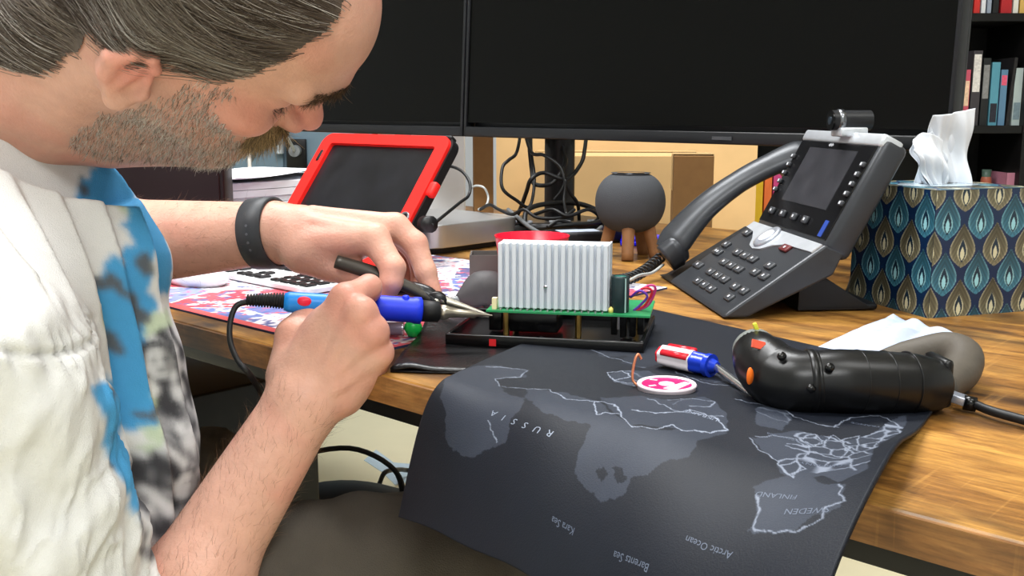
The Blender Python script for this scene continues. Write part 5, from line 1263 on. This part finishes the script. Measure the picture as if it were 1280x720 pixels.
# the flat print on the chest, laid out in a plane facing forward (world y, z)
BLU = [[(.800, .905), (.840, .900), (.795, .856), (.789, .826), (.790, .803), (.777, .797), (.778, .841)],
 [(.835, .93), (.86, .93), (.83, .836), (.83, .806), (.80, .812), (.792, .866)],
 [(.748, .827), (.766, .850), (.782, .835), (.778, .798), (.766, .758), (.762, .732), (.745, .719), (.734, .764), (.750, .802)],
 [(.654, .777), (.736, .765), (.752, .742), (.712, .699), (.684, .672), (.672, .712), (.664, .751)]]
GRN = [[(.774, .800), (.82, .802), (.82, .785), (.774, .786)], [(.757, .758), (.774, .735), (.750, .703), (.741, .695)], [(.733, .818), (.752, .828), (.752, .796), (.735, .789)], [(.79, .885), (.82, .89), (.82, .876), (.79, .874)]]
KEY = [[(.774, .787), (.84, .789), (.84, .656), (.751, .628), (.690, .640), (.684, .681), (.710, .694), (.748, .706), (.772, .736)]]
ra_, rb_ = V[:, 1]*.8+V[:, 2]*.6+V[:, 0]*.3, V[:, 2]*.8-V[:, 1]*.6
yy = V[:, 1]+.006*(fbm(ra_*110, rb_*110, 501)-.47)*2; zz_ = V[:, 2]+.009*(fbm(ra_*90+9, rb_*90, 511)-.47)*2
frn = V[:, 0] > -.335
n_ = fbm(ra_*120, rb_*75, 521, 4); n2_ = fbm(ra_*60+4, rb_*50, 531, 3)
def ink(polys, c, w=1.):
    global shirt_rgb
    m = np.zeros(len(V), bool)
    for p_ in polys: m |= in_poly(yy, zz_, p_)
    m &= frn; shirt_rgb = np.where(m[:, None], shirt_rgb*(1-w)+np.array(c, float)*w, shirt_rgb); return m
ink(GRN, (176, 192, 158), .8); mb = ink(BLU, (60, 146, 200), .93); mk = ink(KEY, (112, 112, 116), .9)
shirt_rgb = np.where(mk[:, None], np.array([56, 56, 60.])+np.array([146, 146, 144.])*np.clip((n_-.36)/.22, 0, 1)[:, None], shirt_rgb)
shirt_rgb = np.where((mb&(n2_ > .60))[:, None], np.array([86, 92, 98.]), shirt_rgb); shirt_rgb = np.where((frn&~mb&~mk&(n2_ > .63)&(yy > .75)&(zz_ < .88))[:, None], np.array([120, 122, 118.]), shirt_rgb)
for (cy, cz, ry, rz) in ((.777, .764, .007, .013), (.770, .668, .007, .011)):       # two small printed grey faces
    e_ = ((V[:, 1]-cy)/ry)**2+((V[:, 2]-cz)/rz)**2
    shirt_rgb = np.where((frn&(e_ < 1.9)&(V[:, 2] > cz))[:, None], np.array([52, 52, 56.]), shirt_rgb)
    shirt_rgb = np.where((frn&(e_ < 1))[:, None], np.array([196, 196, 196.])-60*(V[:, 1:2] > cy+ry*.3), shirt_rgb)
    for dy, dz, a_, b_ in ((-.35, .25, .2, .09), (.35, .25, .2, .09), (0, -.45, .3, .07)):
        shirt_rgb = np.where((frn&(np.abs(V[:, 1]-cy-dy*ry) < a_*ry)&(np.abs(V[:, 2]-cz-dz*rz) < b_*rz))[:, None], np.array([70, 70, 74.]), shirt_rgb)
ed_ = np.concatenate([Q[:, [0, 1]], Q[:, [1, 2]], Q[:, [2, 3]], Q[:, [3, 0]]]); shirt_col = srgb(shirt_rgb)
for _ in range(2):
    acc_ = np.stack([np.bincount(ed_[:, 0], shirt_col[ed_[:, 1], c_], len(V)) for c_ in range(3)], 1); shirt_col = .4*shirt_col+.6*acc_/np.maximum(np.bincount(ed_[:, 0], minlength=len(V)), 1)[:, None]
o = np_mesh('t_shirt', V, Q, mat('shirt_cotton', attr='Col', rough=.85, var=.03, vscale=90, bump=.35, bscale=1100), man, shirt_col)
print('shirt', len(V), _t.time()-_t0)
V, Q = surface(pants_f, (-.62, .52, .05), (.22, 1.16, .72), .007)
np_mesh('trousers', V, Q, mat('trouser_cloth', (74, 68, 60), .85, var=.08, vscale=60, bump=.5, bscale=900), man)
print('pants', len(V), _t.time()-_t0)
for k_, nm in ((KNR, 0), (KNL, 1)):
    f0 = k_+np.array([.03 if nm == 0 else .05, .02, -.46])
    G().tube([(f0[0]-.09, f0[1], .05), (f0[0]-.03, f0[1], .055), (f0[0]+.06, f0[1], .045), (f0[0]+.15, f0[1], .034), (f0[0]+.185, f0[1], .028)], [.03, .045, .045, .034, .02], n=20, flat=.9).obj('shoe', mat('shoe_black', (24, 24, 26), .6), man)
# ------------------------------------------------------------------ hair, beard, brows: real strands rooted on the skin
def grad(f, P, e=.0012):
    d0 = f(P); g = np.stack([f(P+np.eye(3, dtype=np.float32)[k]*e)-d0 for k in range(3)], -1)/e
    return d0, g/(np.linalg.norm(g, axis=1, keepdims=True)+1e-9)
def strands(name, paths, rad, cols, m, parent):
    """paths (n,k,3) -> thin tapering three-sided tubes in one mesh"""
    n, k = paths.shape[:2]; t_ = np.gradient(paths, axis=1); t_ /= np.linalg.norm(t_, axis=2, keepdims=True)+1e-9
    ref = np.array([.3, .9, .31]); u = np.cross(t_, ref); u /= np.linalg.norm(u, axis=2, keepdims=True)+1e-9; v = np.cross(t_, u)
    tp = np.linspace(1, .25, k)[None, :, None]; R = np.asarray(rad).reshape(-1, 1, 1)*tp
    ring = [paths+R*(u*math.cos(a)+v*math.sin(a)) for a in (0, 2.094, 4.189)]
    W = np.stack(ring, 2).reshape(-1, 3); i = np.arange(n*k*3).reshape(n, k, 3); F = []
    for j in range(3): F.append(np.stack([i[:, :-1, j], i[:, :-1, (j+1) % 3], i[:, 1:, (j+1) % 3], i[:, 1:, j]], -1).reshape(-1, 4))
    return np_mesh(name, W, np.concatenate(F), m, parent, np.repeat(cols, k*3, axis=0))
def scalp(q):
    q = q.astype(np.float32); return smin(head_local(q, False), neck((q@HR.T+HT).astype(np.float32)), .03)
HAIRP = [(.11, .25), (.074, .128), (.066, .106), (.0695, .090), (.064, .074), (.0575, .050), (.051, .030), (.044, .011), (.036, .006), (.024, .010), (.011, .011), (-.0014, .009), (-.0147, .002), (-.026, -.016), (-.031, -.042), (-.038, -.087), (-.054, -.105), (-.065, -.111), (-.09, -.145), (-.2, -.1), (-.2, .25)]
# cap under the strands
bv = bodyo.data; nv_ = len(bv.vertices); BV = np.zeros(nv_*3, np.float32); bv.vertices.foreach_get('co', BV); BV = BV.reshape(-1, 3)+np.array(parent_off(man))
BL_ = (BV-HT)@HR; near_h = np.linalg.norm(BL_-np.array([0, 0, .01]), axis=1) < .20
sd = np.full(nv_, 1., np.float32); sd[near_h] = scalp(BL_[near_h])
wob = .004*(fbm(BL_[:, 0]*120+5, BL_[:, 2]*120+5, 301)-.47)
hm = near_h&(sd < .0015)&in_poly(BL_[:, 0]+wob, BL_[:, 2]+wob, HAIRP)
BQ = np.zeros(len(bv.polygons)*4, np.int32); bv.polygons.foreach_get('vertices', BQ); BQ = BQ.reshape(-1, 4)
roots0 = BL_[hm]
cm_ = hm.copy()
for ox_, oz_ in ((.0045, 0), (-.0045, 0), (0, .0045), (0, -.0045)): cm_ &= in_poly(BL_[:, 0]+wob*2+ox_, BL_[:, 2]+wob*2+oz_, HAIRP)
hq = BQ[cm_[BQ].all(1)]; use, inv_ = np.unique(hq, return_inverse=True); hq = inv_.reshape(-1, 4)
_, gn = grad(body_f, BV[use].astype(np.float32)); hv = BV[use]+gn*.0014
hairm = mat('hair_strands', attr='Col', rough=.42, var=.12, vscale=80, spec=.45)
cap = np_mesh('hair', hv, hq, mat('hair_base', (84, 73, 65), .7, var=.25, vscale=160), man)
tag(cap, 'grey brown hair combed back over the ear')
roots = roots0; r_ = np.random.default_rng(5)
nst = 17000; sel = roots[r_.integers(0, len(roots), nst)]+r_.normal(0, .0008, (nst, 3))
sel = sel[(sel[:, 1] < .045)]          # strands where they can be seen; the far side keeps the base
far = roots[r_.integers(0, len(roots), 2500)]; far = far[far[:, 1] >= .045]; sel = np.concatenate([sel, far]); nst = len(sel)
K_ = 15; ln_ = r_.uniform(.055, .125, nst); cur = sel.astype(np.float32); pth = [cur.copy()]
clump = fbm(sel[:, 0]*26+sel[:, 1]*30, sel[:, 2]*60+3, 900, 2)-.45
dz0 = -.55+r_.normal(0, .10, nst)+clump*.9; dy0 = r_.normal(0, .08, nst)
for k in range(1, K_):
    q_ = k/(K_-1); D0 = np.stack([-np.ones(nst), dy0, dz0+.75*q_-.2*np.clip((-.055-cur[:, 0])/.04, 0, 1)], 1)
    d_, g_ = grad(scalp, cur); D0 -= g_*(D0*g_).sum(1, keepdims=True); D0 /= np.linalg.norm(D0, axis=1, keepdims=True)+1e-9
    cur = cur+D0*(ln_/(K_-1))[:, None]
    cur = cur+.0006*np.stack([np.zeros(nst), np.sin(q_*9+sel[:, 0]*200), np.cos(q_*8+sel[:, 2]*180)], 1)*(1-q_)
    d_, g_ = grad(scalp, cur.astype(np.float32)); tgt = .0014+(.0042+.0035*r_.random(nst)*0+clump*.006)*math.sin(min(q_*1.7, 1.57))+.0035*q_*(np.abs(clump)+.2)
    nearear = np.exp(-(((cur-np.array([-.012, -.08, .0]))/np.array([.022, .02, .026]))**2).sum(1)); tgt = tgt+nearear*.010
    cur = (cur+g_*(tgt-d_)[:, None]).astype(np.float32); pth.append(cur.copy())
pth = np.stack(pth, 1)@HR.T+HT
tone = np.clip(.5+clump*1.9+r_.normal(0, .22, nst), 0, 1)[:, None]
cl = np.array([72, 58, 48.])*(1-tone)+np.array([160, 148, 136.])*tone; gl_ = (r_.random(nst) < .11)[:, None]; cl = np.where(gl_, np.array([206, 200, 192.]), cl)
strands('hair_strands', pth, r_.uniform(.00014, .00030, nst), srgb(cl), hairm, cap)
# short hairs: beard, moustache, brows, lashes, arms
def fuzz(name, mask, n, l0, l1, dirf, lift, r0, r1, colf, parent, seed, kseg=4, curl=.15):
    r_ = np.random.default_rng(seed); idx = np.flatnonzero(mask)
    if not len(idx): return None
    P = BV[idx[r_.integers(0, len(idx), n)]]+r_.normal(0, .0007, (n, 3)); P = P.astype(np.float32)
    d_, g_ = grad(body_f, P); P = P-g_*(d_[:, None]+.0003)
    D = dirf(P, (P-HT)@HR); D = D-g_*(D*g_).sum(1, keepdims=True); D /= np.linalg.norm(D, axis=1, keepdims=True)+1e-9
    D = D+g_*(lift*r_.uniform(.5, 1.5, (n, 1)))+r_.normal(0, curl, (n, 3)); D /= np.linalg.norm(D, axis=1, keepdims=True)
    L_ = r_.uniform(l0, l1, (n, 1, 1)); s_ = np.linspace(0, 1, kseg)[None, :, None]; bend = r_.normal(0, .25, (n, 1, 3))-.25*g_[:, None]*lift
    pt = P[:, None]+L_*(D[:, None]*s_+bend*s_**2)
    return strands(name, pt, r_.uniform(r0, r1, n), srgb(colf(r_, n)), hairm, parent)
x_, y_, z_ = BL_.T; ay = np.abs(y_)
def beardcol(r_, n):
    t_ = r_.random((n, 1)); return np.where(t_ < .45, np.array([176, 168, 160.]), np.where(t_ < .75, np.array([112, 92, 76.]), np.array([206, 200, 192.])))*r_.uniform(.85, 1.1, (n, 1))
# beard region: below a line from the sideburn to the mouth corner
BP = [(.034, .006), (.048, .012), (.0525, -.006), (.0675, -.021), (.088, -.036), (.098, -.050), (.100, -.09), (.070, -.112), (.020, -.150), (-.002, -.14), (.0005, -.110), (.008, -.066), (.020, -.030), (.028, -.004)]
near_b = np.linalg.norm(BV-HT, axis=1) < .19
bmk = near_b&in_poly(x_+wob*4, z_+wob*4+.003*np.sin(x_*900), BP)&(sd > -.002)
bmk &= ~((x_ > .088)&(ay < .024)&(z_ > -.054))
fuzz('beard', bmk, 11000, .003, .0068, lambda P, L: np.tile(HR@np.array([.25, 0, -1.]), (len(P), 1)), .55, .00013, .00024, beardcol, man, 61)
mm = near_b&(z_ < -.0195)&(z_ > -.036)&(ay < .033)&(x_ > .078)
def mdir(P, L): D = np.stack([.35*np.ones(len(L)), np.sign(L[:, 1])*.45, -np.ones(len(L))], 1); return D@HR.T
tag(fuzz('moustache', mm, 3400, .009, .016, mdir, .55, .00018, .00030, lambda r_, n: np.array([150, 124, 88.])*r_.uniform(.6, 1.3, (n, 1)), man, 62, 5, .10), 'blond brown moustache')
em = near_b&(z_ > .030)&(z_ < .044)&(ay > .010)&(ay < .047)&(x_ > .078)
def edir(P, L): D = np.stack([-.1*np.ones(len(L)), np.sign(L[:, 1])*1., .15*np.ones(len(L))], 1); return D@HR.T
fuzz('eyebrows', em, 1500, .006, .010, edir, .30, .00016, .00028, lambda r_, n: np.array([96, 76, 56.])*r_.uniform(.6, 1.4, (n, 1)), man, 63, 4, .12)
lm = near_b&(z_ > .005)&(z_ < .010)&(ay > .020)&(ay < .045)&(x_ > .078)
fuzz('eyelashes', lm, 160, .006, .009, lambda P, L: np.stack([np.ones(len(L)), np.zeros(len(L)), -.25*np.ones(len(L))], 1)@HR.T, .7, .00013, .0002, lambda r_, n: np.array([60, 46, 38.])*np.ones((n, 1)), man, 64, 4, .08)
ax_r = (WRR-ELR)/np.linalg.norm(WRR-ELR); ax_l = (WRL-ELL_)/np.linalg.norm(WRL-ELL_)
tr_ = (BV-ELR)@ax_r/np.linalg.norm(WRR-ELR); tl_ = (BV-ELL_)@ax_l/np.linalg.norm(WRL-ELL_)
da = rc(BV.astype(np.float32), ELR, WRR, .0, .0) < .055; dl = rc(BV.astype(np.float32), ELL_, WRL, .0, .0) < .06
dark = lambda r_, n: np.array([104, 78, 58.])*r_.uniform(.7, 1.5, (n, 1))
fuzz('arm_hair', da&(tr_ > .1)&(tr_ < 1.02), 2200, .006, .013, lambda P, L: np.tile(ax_r+np.array([-.2, 0, .5]), (len(P), 1)), .38, .00006, .00011, dark, man, 65, 4, .3)
fuzz('arm_hair', dl&(tl_ > .35)&(tl_ < 1.05), 1300, .005, .011, lambda P, L: np.tile(ax_l+np.array([0, 0, .3]), (len(P), 1)), .45, .00006, .00011, dark, man, 66, 4, .3)
print('hair', _t.time()-_t0)

# ------------------------------------------------------------------ watch, iron, pliers
wax = (A3(372, 292, .932)-A3(300, 292, .95)); wax /= np.linalg.norm(wax); wc = np.array(A3(333, 287, .938))
wax = wax+np.array([.0, 0, .10]); wax /= np.linalg.norm(wax)
u_ = np.cross(wax, [0, 1, 0]); u_ /= np.linalg.norm(u_); v_ = np.cross(wax, u_)
t = thing('wristwatch', 'black rubber-strapped watch worn on the far wrist', 'watch', tuple(wc))
g = G(); NN = 64; rr_ = []
def surf_r(th, off):
    dr = u_*math.cos(th)+v_*math.sin(th); r = .012
    for _ in range(40):
        d = float(body_f((wc+wax*off+dr*r)[None].astype(np.float32))[0]); r += -d if d < 0 else 0
        if d > -.0002: break
    return r
prof = []
for off in (-.0115, -.0085, 0, .0085, .0115): prof.append([surf_r(2*PI*i/NN, off)+.0012 for i in range(NN)])
prof = np.array(prof); prof = (prof+np.roll(prof, 1, 1)+np.roll(prof, -1, 1))/3
offs = [-.0115, -.0110, 0, .0110, .0115]; V = []; outer = [.0004, .0022, .0026, .0022, .0004]
for k in range(5):
    for i in range(NN): th = 2*PI*i/NN; V.append(wc+wax*offs[k]+(u_*math.cos(th)+v_*math.sin(th))*(prof[k][i]+outer[k]))
for k in range(5):
    for i in range(NN): th = 2*PI*i/NN; V.append(wc+wax*offs[k]+(u_*math.cos(th)+v_*math.sin(th))*(prof[k][i]-.0004))
F = [(k*NN+i, k*NN+(i+1) % NN, (k+1)*NN+(i+1) % NN, (k+1)*NN+i) for k in range(4) for i in range(NN)]
F += [((5+k)*NN+i, (5+k+1)*NN+i, (5+k+1)*NN+(i+1) % NN, (5+k)*NN+(i+1) % NN) for k in range(4) for i in range(NN)]
F += [(i, 5*NN+i, 5*NN+(i+1) % NN, (i+1) % NN) for i in range(NN)]+[(4*NN+i, 4*NN+(i+1) % NN, 9*NN+(i+1) % NN, 9*NN+i) for i in range(NN)]
g.add(V, F, True).obj('strap', mat('strap_rubber', (52, 54, 58), .5), t)
# case on the far/top side of the wrist, pin holes facing the camera
th0 = math.atan2(float(np.dot([0, 1., -.35], v_)), float(np.dot([0, 1., -.35], u_))); dr = u_*math.cos(th0)+v_*math.sin(th0); rcs = surf_r(th0, 0)
cM = frame(wc+dr*(rcs+.0035), wax, np.cross(dr, wax))
G().prism(rr_prism(.034, .036, .008), cM@T(0, 0, -.003), .0085, bev=.001).obj('watch_case', mat('case_dark', (30, 31, 34), .25, .7), t)
G().prism(rr_prism(.030, .032, .007), cM@T(0, 0, .0055), .001).obj('watch_glass', mat('gloss_black', (14, 14, 16), .12), t)
for k in range(4):
    th = math.atan2(float(np.dot([0, -1, .25-.22*k], v_)), float(np.dot([0, -1, .25-.22*k], u_))); d_ = u_*math.cos(th)+v_*math.sin(th); p = wc+d_*(surf_r(th, 0)+.0036)
    G().cyl(p, p+d_*.0005, .0012, n=10).obj('strap_hole', mat('hole_grey', (96, 98, 104), .5), t)

iA, iB, iT = Vector(A3(355, 377, .838)), Vector(A3(536, 389, .862)), Vector(A3(613, 397, .878)); idr = (iB-iA).normalized(); IL = (iB-iA).length
t = thing('soldering_iron', 'blue soldering iron with black collar and metal tip, held in the near hand', 'soldering iron', (iA+iB)/2)
ib = mat('iron_lightblue', (30, 130, 214), .35); ig = mat('iron_blue_grip', (20, 50, 214), .45)
iM = frame(iA, idr, Vector((0, 0, 1)))@RY(PI/2)      # z along the iron
G().lathe([(0, 0), (.0070, 0), (.0085, .004), (.0088, IL*.3), (.0092, IL*.62), (0, IL*.62)], iM, n=32).obj('handle', ib, t)
G().lathe([(0, IL*.60), (.0100, IL*.60), (.0108, IL*.65), (.0106, IL*.88), (.0114, IL*.90), (.0114, IL*.94), (.0095, IL*.95), (0, IL*.95)], iM, n=32).obj('grip_sleeve', ig, t)
pn = iA+idr*(IL*.84)+Vector((0, -.002, .0108)); G().lathe([(.0032, -.002), (.0030, .0008), (.002, .0018), (0, .002)], T(*pn), n=16).obj('grip_knob', ig, t)
G().lathe([(0, IL*.94), (.0092, IL*.94), (.0088, IL+.008), (.006, IL+.010), (0, IL+.010)], iM, n=28).obj('black_collar', blr, t)
TL = (iT-iB).length
G().lathe([(0, IL+.009), (.0062, IL+.009), (.0066, IL+.014), (.0046, IL+.018), (.0036, IL+.026), (.0034, IL+TL*.72), (.0018, IL+TL*.76), (.0005, IL+TL)], iM, n=20).obj('metal_tip', mat('tip_steel', (176, 168, 154), .28, .9), t)
p = iA+idr*.018+Vector((0, -.0078, .003)); G().lathe([(0, .0012), (.0035, .0010), (.0040, 0)], frame(p, idr, Vector((0, .35, .93))), n=20, sx=1.5).obj('red_button', mat('button_red', (214, 30, 60), .35), t)
iS = Vector(A3(308, 376, .832)); g = G(); g.tube([iA+idr*.002, iA.lerp(iS, .5)+Vector((0, 0, .001)), iS], [.0056, .0048, .0036], n=16)
for k in range(13):
    c_ = iA.lerp(iS, (k+.5)/13)+Vector((0, 0, .0008)); r_k = .0070-.0022*k/13; g.lathe([(r_k*.8, -.0009), (r_k, -.0005), (r_k, .0005), (r_k*.8, .0009)], frame(c_, idr, Vector((0, 0, 1)))@RY(PI/2), n=16)
g.obj('strain_relief', blr, t)
G().tube([iS+idr*.004, Vector(A3(296, 382, .83)), Vector(A3(288, 402, .82)), Vector(A3(288, 428, .81)), Vector(A3(298, 452, .80)), Vector(A3(312, 468, .80)), Vector(A3(330, 500, .83)), Vector(A3(350, 560, .9))], .0024, n=10).obj('power_lead', cabm, t)

pl = mat('plier_dark', (58, 54, 48), .4, .4); plb = mat('plier_black', (22, 22, 24), .3); pst = mat('plier_steel', (150, 146, 136), .3, .9)
hE, hP = Vector(A3(420, 327, .895)), Vector(A3(546, 377, .893)); jT = Vector(A3(611, 395, .889))
t = thing('pliers', 'needle-nose pliers with dark handles held in the far hand', 'pliers', hP)
G().tube([hE, hE.lerp(hP, .35)+Vector((0, 0, .003)), hE.lerp(hP, .7)+Vector((0, 0, .003)), hP], [.0062, .0068, .0058, .0050], n=16, flat=.8).obj('handle', pl, t)
G().tube([Vector(A3(470, 366, .905)), Vector(A3(505, 360, .900)), Vector(A3(532, 366, .896)), hP], [.0050, .0068, .0072, .0060], n=16, flat=.8).obj('handle', plb, t)
pd = (jT-hP).normalized(); pf = frame(hP, pd, Vector((0, 0, 1)))
G().lathe([(0, -.004), (.0085, -.004), (.0090, -.003), (.0090, .003), (.0085, .004), (0, .004)], pf, n=24, sx=1.1).obj('pivot_plate', plb, t)
G().lathe([(0, .0046), (.0030, .0046), (.0034, .0038)], pf, n=16).obj('pivot_screw', pst, t)
jl = (jT-hP).length
for s_ in (-1, 1):
    G().tube([hP+pd*.004+Vector((0, 0, .0030*s_)), hP+pd*(jl*.4)+Vector((0, 0, .0026*s_)), jT+Vector((0, 0, .0009*s_))], [.0050, .0034, .0010], n=12, flat=.8).obj('jaw', pst, t)

# ------------------------------------------------------------------ the chair below him
t = thing('office_chair', 'black office chair beneath the seated man', 'chair', (-.46, .80, 0))
G().box((.46, .46, .07), T(-.47, .81, .425), bev=.025, seg=3).obj('seat', mat('chair_fabric', (24, 24, 26), .8, bump=.2), t)
G().cyl((-.47, .81, .12), (-.47, .81, .39), .028).obj('gas_column', blackm, t)
for k in range(5):
    a = k*2*PI/5+.3; e = Vector((-.47+.28*math.cos(a), .81+.28*math.sin(a), .075))
    s_ = G().tube([(-.47, .81, .12), e], [.024, .016], n=10, sub=1).obj('base_spoke', bp, t)
    G().cyl(e+Vector((-.012, 0, -.045)), e+Vector((.012, 0, -.045)), .03, n=20).obj('caster', bp, t)
G().box((.05, .42, .46), T(-.74, .83, .74)@RY(-.08), bev=.02, seg=3).obj('backrest', MATS['chair_fabric'], t)
G().tube([(-.6, .82, .40), (-.74, .83, .42), (-.765, .83, .6)], .018).obj('back_support', blackm, t)
